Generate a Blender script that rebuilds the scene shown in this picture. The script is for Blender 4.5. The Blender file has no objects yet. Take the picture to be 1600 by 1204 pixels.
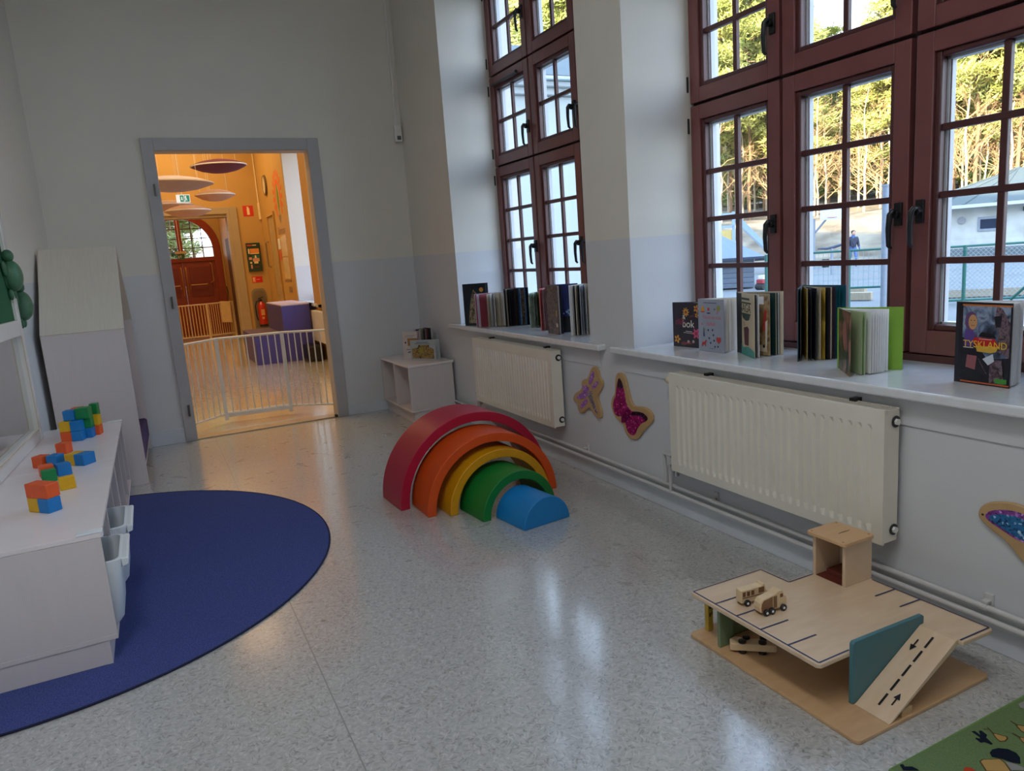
import bpy, bmesh, math, random
from mathutils import Matrix, Vector
R = math.radians
random.seed(7)
SC = bpy.context.scene
COL = SC.collection
# ------------------------------------------------------------------ camera, sky, sun, exposure
def make_camera():
    yaw, pitch, roll = R(-25.88326991), R(-10.31372441), R(-4.1717071)
    cy, sy, cp, sp = math.cos(yaw), math.sin(yaw), math.cos(pitch), math.sin(pitch)
    f = Vector((-sy*cp, cy*cp, sp)); r0 = Vector((cy, sy, 0)); u0 = r0.cross(f)
    r = r0*math.cos(roll)+u0*math.sin(roll); u = u0*math.cos(roll)-r0*math.sin(roll)
    cam = bpy.data.cameras.new('camera'); o = bpy.data.objects.new('camera', cam); COL.objects.link(o)
    m = Matrix((r, u, -f)).transposed().to_4x4(); m.translation = (0, 0, 1.4); o.matrix_world = m
    cam.sensor_fit = 'HORIZONTAL'; cam.sensor_width = 36; cam.lens = 1140.144/1600*36
    cam.clip_start = .02; cam.clip_end = 500
    SC.camera = o
make_camera()
SKY, SUN, EXPO = 4.5, 16.0, 0.2
CORR, ROOM = 24.0, 47.0
SC.view_settings.view_transform = 'Standard'; SC.view_settings.look = 'None'
SC.view_settings.gamma = 1; SC.view_settings.use_curve_mapping = False; SC.view_settings.exposure = EXPO
W = bpy.data.worlds.new('sky'); SC.world = W; W.use_nodes = True
nt = W.node_tree; nt.nodes.clear()
tc = nt.nodes.new('ShaderNodeTexCoord'); sx = nt.nodes.new('ShaderNodeSeparateXYZ'); rp = nt.nodes.new('ShaderNodeValToRGB')
bg = nt.nodes.new('ShaderNodeBackground'); wo = nt.nodes.new('ShaderNodeOutputWorld')
rp.color_ramp.elements[0].position = 0.0; rp.color_ramp.elements[0].color = (.80, .90, 1.0, 1)
rp.color_ramp.elements[1].position = .9; rp.color_ramp.elements[1].color = (.36, .58, 1.0, 1)
nt.links.new(tc.outputs['Generated'], sx.inputs[0]); nt.links.new(sx.outputs['Z'], rp.inputs[0])
nt.links.new(rp.outputs[0], bg.inputs[0]); bg.inputs[1].default_value = SKY; nt.links.new(bg.outputs[0], wo.inputs[0])
sl = bpy.data.lights.new('sun', 'SUN'); sl.energy = SUN; sl.angle = R(.6); sl.color = (1, .86, .62)
so = bpy.data.objects.new('sun', sl); COL.objects.link(so)
so.rotation_euler = Vector((1, .40, -math.tan(R(15.5))*1.08)).to_track_quat('-Z', 'Y').to_euler()
def area(name, loc, sx_, sy_, power, col, rot=(0, 0, 0)):
    l = bpy.data.lights.new(name, 'AREA'); l.shape = 'RECTANGLE'; l.size = sx_; l.size_y = sy_; l.energy = power; l.color = col
    o = bpy.data.objects.new(name, l); COL.objects.link(o); o.location = loc; o.rotation_euler = rot
    return o

# ------------------------------------------------------------------ materials
def lin(c):
    return tuple((x/255/12.92 if x/255 <= .04045 else ((x/255+.055)/1.055)**2.4) for x in c)+(1,)
MATS = {}
def mat(name, rgb, rough=.5, metal=0, vary=.06, scale=8, bump=0, bscale=60, coat=0, stretch=None, spec=.5, rgb2=None, emit=0, sss=0):
    if name in MATS: return MATS[name]
    m = bpy.data.materials.new(name); m.use_nodes = True; n = m.node_tree; p = n.nodes['Principled BSDF']; L = n.links
    p.inputs['Roughness'].default_value = rough; p.inputs['Metallic'].default_value = metal
    p.inputs['Specular IOR Level'].default_value = spec
    p.inputs['Coat Weight'].default_value = coat; p.inputs['Coat Roughness'].default_value = .12
    c = lin(rgb); c2 = lin(rgb2) if rgb2 else tuple(min(1, x*(1-vary*2)) for x in c[:3])+(1,)
    t = n.nodes.new('ShaderNodeTexCoord'); mp = n.nodes.new('ShaderNodeMapping'); L.new(t.outputs['Object'], mp.inputs[0])
    if stretch: mp.inputs['Scale'].default_value = stretch
    nz = n.nodes.new('ShaderNodeTexNoise'); nz.inputs['Scale'].default_value = scale; nz.inputs['Detail'].default_value = 5
    L.new(mp.outputs[0], nz.inputs['Vector'])
    r = n.nodes.new('ShaderNodeValToRGB'); r.color_ramp.elements[0].position = .35; r.color_ramp.elements[1].position = .65
    r.color_ramp.elements[0].color = c2; r.color_ramp.elements[1].color = c
    L.new(nz.outputs[0], r.inputs[0]); L.new(r.outputs[0], p.inputs['Base Color'])
    if bump:
        b = n.nodes.new('ShaderNodeBump'); b.inputs['Strength'].default_value = bump; b.inputs['Distance'].default_value = .01
        z = n.nodes.new('ShaderNodeTexNoise'); z.inputs['Scale'].default_value = bscale; z.inputs['Detail'].default_value = 4
        L.new(mp.outputs[0], z.inputs['Vector']); L.new(z.outputs[0], b.inputs['Height']); L.new(b.outputs[0], p.inputs['Normal'])
    if emit:
        L.new(r.outputs[0], p.inputs['Emission Color']); p.inputs['Emission Strength'].default_value = emit
    MATS[name] = m
    return m
def glass_mat():
    m = bpy.data.materials.new('window_glass'); m.use_nodes = True; n = m.node_tree; n.nodes.clear(); L = n.links
    t = n.nodes.new('ShaderNodeBsdfTransparent'); g = n.nodes.new('ShaderNodeBsdfGlossy'); x = n.nodes.new('ShaderNodeMixShader')
    o = n.nodes.new('ShaderNodeOutputMaterial'); t.inputs[0].default_value = (.97, .985, .98, 1); g.inputs['Roughness'].default_value = 0
    x.inputs[0].default_value = .035; L.new(t.outputs[0], x.inputs[1]); L.new(g.outputs[0], x.inputs[2]); L.new(x.outputs[0], o.inputs[0])
    return m
GLASS = glass_mat()
def floor_mat(name, base, light, dark, seam=None, rough=.2):
    m = bpy.data.materials.new(name); m.use_nodes = True; n = m.node_tree; p = n.nodes['Principled BSDF']; L = n.links
    t = n.nodes.new('ShaderNodeTexCoord')
    def noise(s, d=3, dist=0):
        z = n.nodes.new('ShaderNodeTexNoise'); z.inputs['Scale'].default_value = s; z.inputs['Detail'].default_value = d; z.inputs['Distortion'].default_value = dist
        L.new(t.outputs['Object'], z.inputs['Vector']); return z
    def ramp(src, a, b):
        r = n.nodes.new('ShaderNodeValToRGB'); r.color_ramp.elements[0].position = a; r.color_ramp.elements[1].position = b
        r.color_ramp.elements[0].color = (0, 0, 0, 1); r.color_ramp.elements[1].color = (1, 1, 1, 1); L.new(src, r.inputs[0]); return r.outputs[0]
    def mix(fac, a, b):
        x = n.nodes.new('ShaderNodeMix'); x.data_type = 'RGBA'
        if isinstance(fac, float): x.inputs[0].default_value = fac
        else: L.new(fac, x.inputs[0])
        for i, v in ((6, a), (7, b)):
            if isinstance(v, tuple): x.inputs[i].default_value = v
            else: L.new(v, x.inputs[i])
        return x.outputs[2]
    c = mix(ramp(noise(70, 6, .6).outputs[0], .38, .62), lin(base), lin(light))
    wp = n.nodes.new('ShaderNodeVectorMath'); wp.operation = 'MULTIPLY_ADD'; L.new(noise(16, 2).outputs['Color'], wp.inputs[0]); wp.inputs[1].default_value = (.05, .05, 0); L.new(t.outputs['Object'], wp.inputs[2])
    for rot, off, thr, colr in ((.3, 0, .86, dark), (1.4, 3.3, .88, dark), (2.5, 7.1, .86, dark), (.9, 1.7, .86, tuple(min(255, v+26) for v in light)), (2.0, 5.2, .87, tuple(min(255, v+26) for v in light))):
        r1 = n.nodes.new('ShaderNodeMapping'); r1.inputs['Rotation'].default_value = (0, 0, rot); r1.inputs['Location'].default_value = (off, off*.7, 0); L.new(wp.outputs[0], r1.inputs[0])
        mp = n.nodes.new('ShaderNodeMapping'); mp.inputs['Scale'].default_value = (34, 150, 1); L.new(r1.outputs[0], mp.inputs[0])
        v = n.nodes.new('ShaderNodeTexVoronoi'); v.voronoi_dimensions = '2D'; v.inputs['Scale'].default_value = 1; L.new(mp.outputs[0], v.inputs['Vector'])
        sc_ = n.nodes.new('ShaderNodeSeparateColor'); L.new(v.outputs['Color'], sc_.inputs[0])
        g1 = n.nodes.new('ShaderNodeMath'); g1.operation = 'GREATER_THAN'; g1.inputs[1].default_value = thr; L.new(sc_.outputs[0], g1.inputs[0])
        g2 = n.nodes.new('ShaderNodeMapRange'); g2.inputs[1].default_value = .26; g2.inputs[2].default_value = .40; g2.inputs[3].default_value = .45; g2.inputs[4].default_value = 0; L.new(v.outputs['Distance'], g2.inputs[0])
        g3 = n.nodes.new('ShaderNodeMath'); g3.operation = 'MULTIPLY'; L.new(g1.outputs[0], g3.inputs[0]); L.new(g2.outputs[0], g3.inputs[1])
        c = mix(g3.outputs[0], c, lin(colr))
    if seam:
        s = n.nodes.new('ShaderNodeSeparateXYZ'); L.new(t.outputs['Object'], s.inputs[0])
        a = n.nodes.new('ShaderNodeMath'); a.operation = 'PINGPONG'; ad = n.nodes.new('ShaderNodeMath'); ad.operation = 'SUBTRACT'
        ad.inputs[1].default_value = seam; L.new(s.outputs['X'], ad.inputs[0]); L.new(ad.outputs[0], a.inputs[0]); a.inputs[1].default_value = 1.0
        lt = n.nodes.new('ShaderNodeMath'); lt.operation = 'LESS_THAN'; lt.inputs[1].default_value = .0022; L.new(a.outputs[0], lt.inputs[0])
        c = mix(lt.outputs[0], c, lin(tuple(v*.84 for v in base)))
    L.new(c, p.inputs['Base Color'])
    rr = n.nodes.new('ShaderNodeMapRange'); rr.inputs[3].default_value = rough*.8; rr.inputs[4].default_value = rough*1.5
    L.new(noise(9, 6, .5).outputs[0], rr.inputs[0]); L.new(rr.outputs[0], p.inputs['Roughness'])
    b = n.nodes.new('ShaderNodeBump'); b.inputs['Strength'].default_value = .05; b.inputs['Distance'].default_value = .02
    L.new(noise(14, 3).outputs[0], b.inputs['Height']); L.new(b.outputs[0], p.inputs['Normal'])
    p.inputs['Specular IOR Level'].default_value = .6; p.inputs['Coat Weight'].default_value = 1; p.inputs['Coat Roughness'].default_value = .13; p.inputs['Coat IOR'].default_value = 1.75
    return m
def glitter(name, a, b, spark):
    m = bpy.data.materials.new(name); m.use_nodes = True; n = m.node_tree; p = n.nodes['Principled BSDF']; L = n.links
    t = n.nodes.new('ShaderNodeTexCoord'); v = n.nodes.new('ShaderNodeTexVoronoi'); v.inputs['Scale'].default_value = 130
    L.new(t.outputs['Object'], v.inputs['Vector']); s = n.nodes.new('ShaderNodeSeparateColor'); L.new(v.outputs['Color'], s.inputs[0])
    r = n.nodes.new('ShaderNodeValToRGB'); e = r.color_ramp.elements; e[0].color = lin(a); e[1].color = lin(spark); e[1].position = 1
    q = e.new(.55); q.color = lin(b); q = e.new(.86); q.color = lin(b); L.new(s.outputs[0], r.inputs[0]); L.new(r.outputs[0], p.inputs['Base Color'])
    p.inputs['Metallic'].default_value = .25; p.inputs['Roughness'].default_value = .3
    nm = n.nodes.new('ShaderNodeBump'); nm.inputs['Strength'].default_value = .5; nm.inputs['Distance'].default_value = .004
    L.new(s.outputs[1], nm.inputs['Height']); L.new(nm.outputs[0], p.inputs['Normal'])
    return m
def collage(name, cols, scale=14, rough=.35):
    """printed picture of soft patches"""
    m = bpy.data.materials.new(name); m.use_nodes = True; n = m.node_tree; p = n.nodes['Principled BSDF']; L = n.links
    t = n.nodes.new('ShaderNodeTexCoord'); z = n.nodes.new('ShaderNodeTexNoise'); z.inputs['Scale'].default_value = scale; z.inputs['Detail'].default_value = 4
    z.inputs['Distortion'].default_value = 1.2; L.new(t.outputs['Object'], z.inputs['Vector'])
    r = n.nodes.new('ShaderNodeValToRGB'); e = r.color_ramp.elements; k = len(cols)
    e[0].position = .3; e[0].color = lin(cols[0]); e[1].position = .7; e[1].color = lin(cols[-1])
    for i in range(1, k-1): q = e.new(.3+.4*i/(k-1)); q.color = lin(cols[i])
    L.new(z.outputs[0], r.inputs[0]); L.new(r.outputs[0], p.inputs['Base Color']); p.inputs['Roughness'].default_value = rough
    return m
M = {}
M['wall'] = mat('wall_paint', (226, 222, 212), .55, vary=.015, scale=3, bump=.05, bscale=90)
def dado(m, low, zline):
    n = m.node_tree; L = n.links; p = n.nodes['Principled BSDF']; src = p.inputs['Base Color'].links[0].from_socket
    g = n.nodes.new('ShaderNodeNewGeometry'); sp = n.nodes.new('ShaderNodeSeparateXYZ'); L.new(g.outputs['Position'], sp.inputs[0])
    k = n.nodes.new('ShaderNodeMath'); k.operation = 'LESS_THAN'; k.inputs[1].default_value = zline; L.new(sp.outputs['Z'], k.inputs[0])
    x = n.nodes.new('ShaderNodeMix'); x.data_type = 'RGBA'; L.new(k.outputs[0], x.inputs[0]); L.new(src, x.inputs[6]); x.inputs[7].default_value = lin(low); L.new(x.outputs[2], p.inputs['Base Color'])
dado(M['wall'], (211, 212, 215), 1.43)                      # the walls are painted pale blue grey up to a line at 1.43 m
M['reveal'] = mat('reveal_paint', (228, 226, 220), .5, vary=.015, scale=3, bump=.04)
M['trim'] = mat('grey_trim_paint', (178, 176, 178), .4, vary=.02)
M['white'] = mat('white_gloss', (232, 230, 226), .25, vary=.02, coat=.3)
M['sill'] = mat('sill_stone', (226, 228, 230), .16, vary=.03, scale=20, coat=.4)
M['burg'] = mat('burgundy_window_paint', (122, 70, 68), .35, vary=.05, coat=.25)
M['burg2'] = mat('dark_burgundy', (84, 46, 46), .4, vary=.05)
M['gasket'] = mat('dark_gap', (28, 22, 30), .8)
M['outer'] = mat('outer_sash_paint', (206, 208, 212), .4, vary=.03)
M['black'] = mat('black_metal', (26, 26, 30), .35, vary=.05)
M['chrome'] = mat('chrome', (190, 190, 190), .2, metal=1)
M['rad'] = mat('radiator_enamel', (232, 226, 212), .35, vary=.02, coat=.2)
M['pipe'] = mat('pipe_paint', (205, 203, 202), .4, vary=.03)
M['lam'] = mat('white_laminate', (216, 206, 204), .42, vary=.012, scale=5, stretch=(8, 8, 1))
M['lamtop'] = mat('white_laminate_top', (238, 228, 228), .34, vary=.02, scale=6, coat=.2)
M['plastic'] = mat('milky_plastic', (226, 232, 236), .35, vary=.02)
M['ply'] = mat('birch_plywood', (222, 196, 166), .38, vary=.03, scale=4, stretch=(2, 7, 2), coat=.3, rgb2=(214, 186, 154))
M['ply2'] = mat('birch_board', (206, 168, 126), .4, vary=.05, scale=4, stretch=(2, 7, 2), coat=.2, rgb2=(197, 158, 116))
M['plyedge'] = mat('plywood_edge', (214, 178, 130), .5, vary=.12, scale=60, stretch=(.2, .2, 8))
M['toy'] = mat('toy_beech', (228, 200, 158), .45, vary=.05, scale=20)
M['toydark'] = mat('toy_groove_brown', (150, 108, 74), .5, vary=.1, scale=30)  # darker brown for the side panels of the toys
def flatc(rgb, rough=.45): return mat('print_%d_%d_%d' % rgb, rgb, rough, vary=.03, scale=40)

# ------------------------------------------------------------------ mesh builder
class MB:
    def __init__(s): s.v = []; s.f = []; s.mi = []; s.m = 0
    def add(s, vs, fs):
        b = len(s.v); s.v += [tuple(v) for v in vs]
        for f in fs: s.f.append([b+i for i in f]); s.mi.append(s.m)
        return s
    def box(s, x0, x1, y0, y1, z0, z1, T=None):
        vs = [Vector((x, y, z)) for x in (x0, x1) for y in (y0, y1) for z in (z0, z1)]
        if T is not None: vs = [T @ v for v in vs]
        return s.add(vs, [(0, 1, 3, 2), (4, 6, 7, 5), (0, 4, 5, 1), (2, 3, 7, 6), (0, 2, 6, 4), (1, 5, 7, 3)])
    def prism(s, pts, fn, t0, t1):
        n = len(pts); vs = [fn(a, b, t0) for a, b in pts]+[fn(a, b, t1) for a, b in pts]
        return s.add(vs, [list(range(n))[::-1], list(range(n, 2*n))]+[(i, (i+1) % n, n+(i+1) % n, n+i) for i in range(n)])
    def poly(s, pts): return s.add(pts, [list(range(len(pts)))])
    def tube(s, pts, r, n=8, cap=True):
        pts = [Vector(p) for p in pts]; rs = r if isinstance(r, (list, tuple)) else [r]*len(pts)
        vs = []; prev = None
        for i, p in enumerate(pts):
            d = (pts[min(i+1, len(pts)-1)]-pts[max(i-1, 0)]).normalized()
            if prev is None: a = d.orthogonal().normalized()
            else: a = (prev-d*prev.dot(d)); a = a.normalized() if a.length > 1e-6 else d.orthogonal().normalized()
            prev = a; b = d.cross(a)
            for k in range(n):
                t = 2*math.pi*k/n; vs.append(p+(a*math.cos(t)+b*math.sin(t))*rs[i])
        fs = [(i*n+k, i*n+(k+1) % n, (i+1)*n+(k+1) % n, (i+1)*n+k) for i in range(len(pts)-1) for k in range(n)]
        if cap: fs += [list(range(n))[::-1], list(range((len(pts)-1)*n, len(pts)*n))]
        return s.add(vs, fs)
    def cyl(s, a, b, r, n=16): return s.tube([a, b], r, n)
    def lathe(s, prof, c=(0, 0, 0), n=24, T=None):
        vs = []
        for r, z in prof:
            for k in range(n):
                t = 2*math.pi*k/n; v = Vector((r*math.cos(t), r*math.sin(t), z))
                vs.append((T @ v if T is not None else v)+Vector(c))
        m = len(prof); fs = [(i*n+k, i*n+(k+1) % n, (i+1)*n+(k+1) % n, (i+1)*n+k) for i in range(m-1) for k in range(n)]
        fs += [list(range(n))[::-1], list(range((m-1)*n, m*n))]
        return s.add(vs, fs)
    def ell(s, c, r, nu=16, nv=10, T=None):
        prof = [(max(1e-4, math.sin(math.pi*i/nv)), -math.cos(math.pi*i/nv)) for i in range(nv+1)]
        S = Matrix.Diagonal((r[0], r[1], r[2], 1)); 
        return s.lathe(prof, c, nu, (T @ S if T is not None else S))
    def build(s, name, mats, parent=None, bevel=0, smooth=False, seg=2, world=True):
        me = bpy.data.meshes.new(name); me.from_pydata(s.v, [], s.f)
        for m in (mats if isinstance(mats, (list, tuple)) else [mats]): me.materials.append(m)
        if any(s.mi): me.polygons.foreach_set('material_index', s.mi)
        bm = bmesh.new(); bm.from_mesh(me); bmesh.ops.recalc_face_normals(bm, faces=bm.faces)
        if parent is not None and world and 'rootm' in ROOTS.get(parent.name, {}):
            bm.transform(ROOTS[parent.name]['rootm'].inverted())
        bm.to_mesh(me); bm.free()
        if smooth:
            me.polygons.foreach_set('use_smooth', [True]*len(me.polygons))
            try: me.set_sharp_from_angle(angle=R(40))
            except Exception: pass
        o = bpy.data.objects.new(name, me); COL.objects.link(o)
        if parent is not None:
            o.parent = parent
            if parent.name in ROOTS: ROOTS[o.name] = ROOTS[parent.name]
        if bevel:
            b = o.modifiers.new('bevel', 'BEVEL'); b.width = bevel; b.segments = seg; b.limit_method = 'ANGLE'; b.angle_limit = R(40)
        return o
ROOTS = {}
def tag(o, label=None, cat=None, group=None, kind=None):
    if label: o['label'] = label
    if cat: o['category'] = cat
    if group: o['group'] = group
    if kind: o['kind'] = kind
    return o
def thing(name, label, cat, loc, rz=0, group=None, kind=None):
    o = bpy.data.objects.new(name, None); COL.objects.link(o); o.location = loc; o.rotation_euler = (0, 0, rz); o.empty_display_size = .05
    ROOTS[o.name] = {'rootm': Matrix.Translation(loc) @ Matrix.Rotation(rz, 4, 'Z')}
    return tag(o, label, cat, group, kind)
def copy_tree(o, parent=None):
    c = o.copy(); COL.objects.link(c)
    if parent is not None: c.parent = parent
    for ch in list(o.children): copy_tree(ch, c)
    return c
def text_part(body, size, mat_, parent, origin, u, v, n=None, align='CENTER', name='title', off=.0006, sx_=1.0):
    cu = bpy.data.curves.new(name, 'FONT'); cu.body = body; cu.size = size; cu.align_x = align; cu.align_y = 'CENTER'; cu.extrude = .0002
    cu.materials.append(mat_); o = bpy.data.objects.new(name, cu); COL.objects.link(o)
    u = Vector(u).normalized(); v = Vector(v).normalized(); w = u.cross(v)
    m = Matrix((u*sx_, v, w)).transposed().to_4x4(); m.translation = Vector(origin)+w*off
    if parent is not None:
        o.parent = parent
        if parent.name in ROOTS: m = ROOTS[parent.name]['rootm'].inverted() @ m
    o.matrix_local = m
    me = bpy.data.meshes.new_from_object(o.evaluated_get(bpy.context.evaluated_depsgraph_get())); par = o.parent
    if not me.materials: me.materials.append(mat_)
    q = bpy.data.objects.new(name+'_letters', me); COL.objects.link(q); q.parent = par; q.matrix_local = m
    bpy.data.objects.remove(o); q.name = name; q['kind'] = 'stuff'
    return q
class Print:
    """flat print on a face: polygons in (a,b) metres from origin o along u,v; each later shape lies a hair above the one before"""
    def __init__(s, o, u, v, off=.0004): s.o = Vector(o); s.u = Vector(u).normalized(); s.v = Vector(v).normalized(); s.w = s.u.cross(s.v); s.k = off; s.mb = MB(); s.ms = []
    def poly(s, pts, m):
        if m not in s.ms: s.ms.append(m)
        s.mb.m = s.ms.index(m); s.mb.poly([s.o+s.u*a+s.v*b+s.w*s.k for a, b in pts]); s.k += .00012
    def rect(s, a0, a1, b0, b1, m): s.poly([(a0, b0), (a1, b0), (a1, b1), (a0, b1)], m)
    def disc(s, a, b, r, m, n=14, ry=None): s.poly([(a+r*math.cos(2*math.pi*i/n), b+(ry or r)*math.sin(2*math.pi*i/n)) for i in range(n)], m)
    def flower(s, a, b, r, m, mc, n=7):
        pts = []
        for i in range(n*6):
            t = 2*math.pi*i/(n*6); q = r*(.72+.28*math.cos(n*t)); pts.append((a+q*math.cos(t), b+q*math.sin(t)))
        s.poly(pts, m); s.disc(a, b, r*.35, mc, 10)
    def line(s, p, q, w, m):
        p = Vector(p); q = Vector(q); d = (q-p).normalized(); n = Vector((-d.y, d.x))*w/2
        s.poly([tuple(p+n), tuple(p-n), tuple(q-n), tuple(q+n)], m)
    def build(s, name, parent): return tag(s.mb.build(name, s.ms, parent), kind='stuff')

# ------------------------------------------------------------------ the room shell
XR, YB, ZC, ZS = 2.333, 6.76, 4.4, .84
WIN = [(1.25, 3.25), (3.69, 5.70), (-1.19, .81)]           # window openings along the facade
CWINS = [(9.3, 11.1), (11.58, 12.93)]                      # windows of the corridor beyond
def wl(y): return -.62-.055*(6.76-y)
FLOOR = floor_mat('marbled_linoleum', (172, 171, 166), (190, 189, 185), (112, 109, 102), seam=.36, rough=.26)
def struct(name, mb, m, **k): return tag(mb.build(name, m, **k), kind='structure')
struct('floor', MB().box(-1.4, 2.36, -2.7, 6.83, -.12, 0), FLOOR)
struct('floor_corridor', MB().box(-.7, 2.36, 6.83, 19.4, -.12, 0), floor_mat('corridor_linoleum', (214, 204, 186), (224, 214, 198), (180, 166, 144), rough=.2))
mb = MB(); ys, yw = -2.7, -2.7
for a, b in sorted(WIN+CWINS)+[(19.4, 19.4)]:
    wd = .07 if a == 3.69 else .035
    mb.prism([(XR, ys), (XR, a), (2.79, a-wd), (3.0, a-wd), (3.0, yw), (2.79, yw)] if ys > -2.6 else [(XR, ys), (XR, a), (2.79, a-wd), (3.0, a-wd), (3.0, ys)], lambda p, q, t: (p, q, t), -1, ZC+.3)
    if a < 19:
        mb.box(XR, 3.0, a, b, -1, ZS-.04); mb.box(XR, 3.0, a, b, 3.62, ZC+.3)
    ys, yw = b, b+wd
struct('wall_right', mb, M['wall'])
mb = MB(); mb.prism([(wl(-2.7), -2.7), (wl(6.83), 6.83), (-1.6, 6.83), (-1.6, -2.7)], lambda a, b, t: (a, b, t), -.12, ZC)
struct('wall_left', mb, M['wall'])
DX0, DX1, DZ = .223, 1.449, 2.412
struct('wall_back', MB().box(-1.6, DX0-.02, YB, 6.9, -.1, ZC).box(DX1+.02, XR+.3, YB, 6.9, -.1, ZC).box(DX0-.02, DX1+.02, YB, 6.9, DZ+.02, ZC), M['wall'])
struct('wall_front', MB().box(-1.7, XR+.3, -2.8, -2.7, -.1, ZC), M['wall'])
struct('ceiling', MB().box(-1.7, 3.0, -2.8, 19.5, ZC, ZC+.15), M['white'])
M['cwall'] = mat('corridor_yellow_paint', (190, 146, 78), .6, vary=.02, scale=3)
struct('wall_corridor_left', MB().box(-.8, -.62, 6.9, 16.0, -.1, ZC), M['cwall'])
struct('wall_corridor_right', MB().box(2.318, XR, 6.9, 9.3, 0, ZC).box(2.318, XR, 11.1, 11.58, 0, ZC).box(2.318, XR, 12.93, 15.9, 0, ZC).box(2.318, XR, 9.3, 11.1, 0, .8).box(2.318, XR, 9.3, 11.1, 3.62, ZC).box(2.318, XR, 11.58, 12.93, 0, .8).box(2.318, XR, 11.58, 12.93, 3.62, ZC), M['cwall'])
struct('wall_corridor_end', MB().box(-.8, .0, 15.9, 16.2, -.1, ZC).box(1.72, XR, 15.9, 16.2, -.1, ZC).box(.0, 1.72, 15.9, 16.2, 2.56, ZC), M['cwall'])
struct('wall_vestibule_right', MB().box(1.78, XR, 16.2, 19.0, -.1, ZC), M['cwall'])
struct('wall_vestibule_left', MB().box(-.8, -.12, 16.2, 19.0, -.1, ZC), M['cwall'])
AC, AZ, AR = .87, 2.0, .88
mb = MB(); arc = [(AC-AR*math.cos(t*math.pi/24), AZ+AR*math.sin(t*math.pi/24)) for t in range(25)]
mb.prism([(-.8, AZ)]+arc+[(2.4, AZ), (2.4, ZC), (-.8, ZC)], lambda a, b, t: (a, t, b), 19.0, 19.3)
mb.box(-.8, AC-AR, 19.0, 19.3, -.1, AZ).box(AC+AR, 2.4, 19.0, 19.3, -.1, AZ)
struct('wall_vestibule_end', mb, M['cwall'])
M['casing2'] = mat('dull_beige_casing', (168, 146, 112), .5, vary=.03)
struct('trim_1', MB().box(1.72, 1.86, 15.86, 15.9, 0, 2.69).box(-.14, 1.7199, 15.86, 15.9, 2.56, 2.69).box(1.66, 1.72, 15.86, 16.2, 0, 2.56).box(0, 1.72, 15.9, 16.2, 2.5, 2.56), M['casing2'], bevel=.004)
# building above, out of view: roof mass shaped so its shadow covers the yard
struct('roof', MB().prism([(-14, 4.6), (3.3, 4.6), (3.1, 7.2), (-5, 15.5), (-14, 9)], lambda a, b, t: (a, t, b), -22, 19.3).prism([(-14, 4.6), (-3, 4.6), (-3, 14), (-5, 15.5), (-14, 9)], lambda a, b, t: (a, t, b), 19.3, 40), mat('roof_tiles', (120, 120, 124), .7))
struct('facade_upper', MB().box(2.9, 3.0, -14, 19.3, 4.6, 7.2), mat('render_pale', (214, 220, 222), .8))
# baseboards
M['base'] = mat('baseboard_paint', (212, 217, 224), .4, vary=.02)
struct('baseboard_right', MB().box(2.318, XR, -2.7, 6.76, 0, .105), M['base'], bevel=.003)
struct('baseboard_back', MB().box(wl(YB), DX0-.093, YB-.015, YB, 0, .125).box(DX1+.098, XR-.016, YB-.015, YB, 0, .1), M['base'], bevel=.003)

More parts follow.
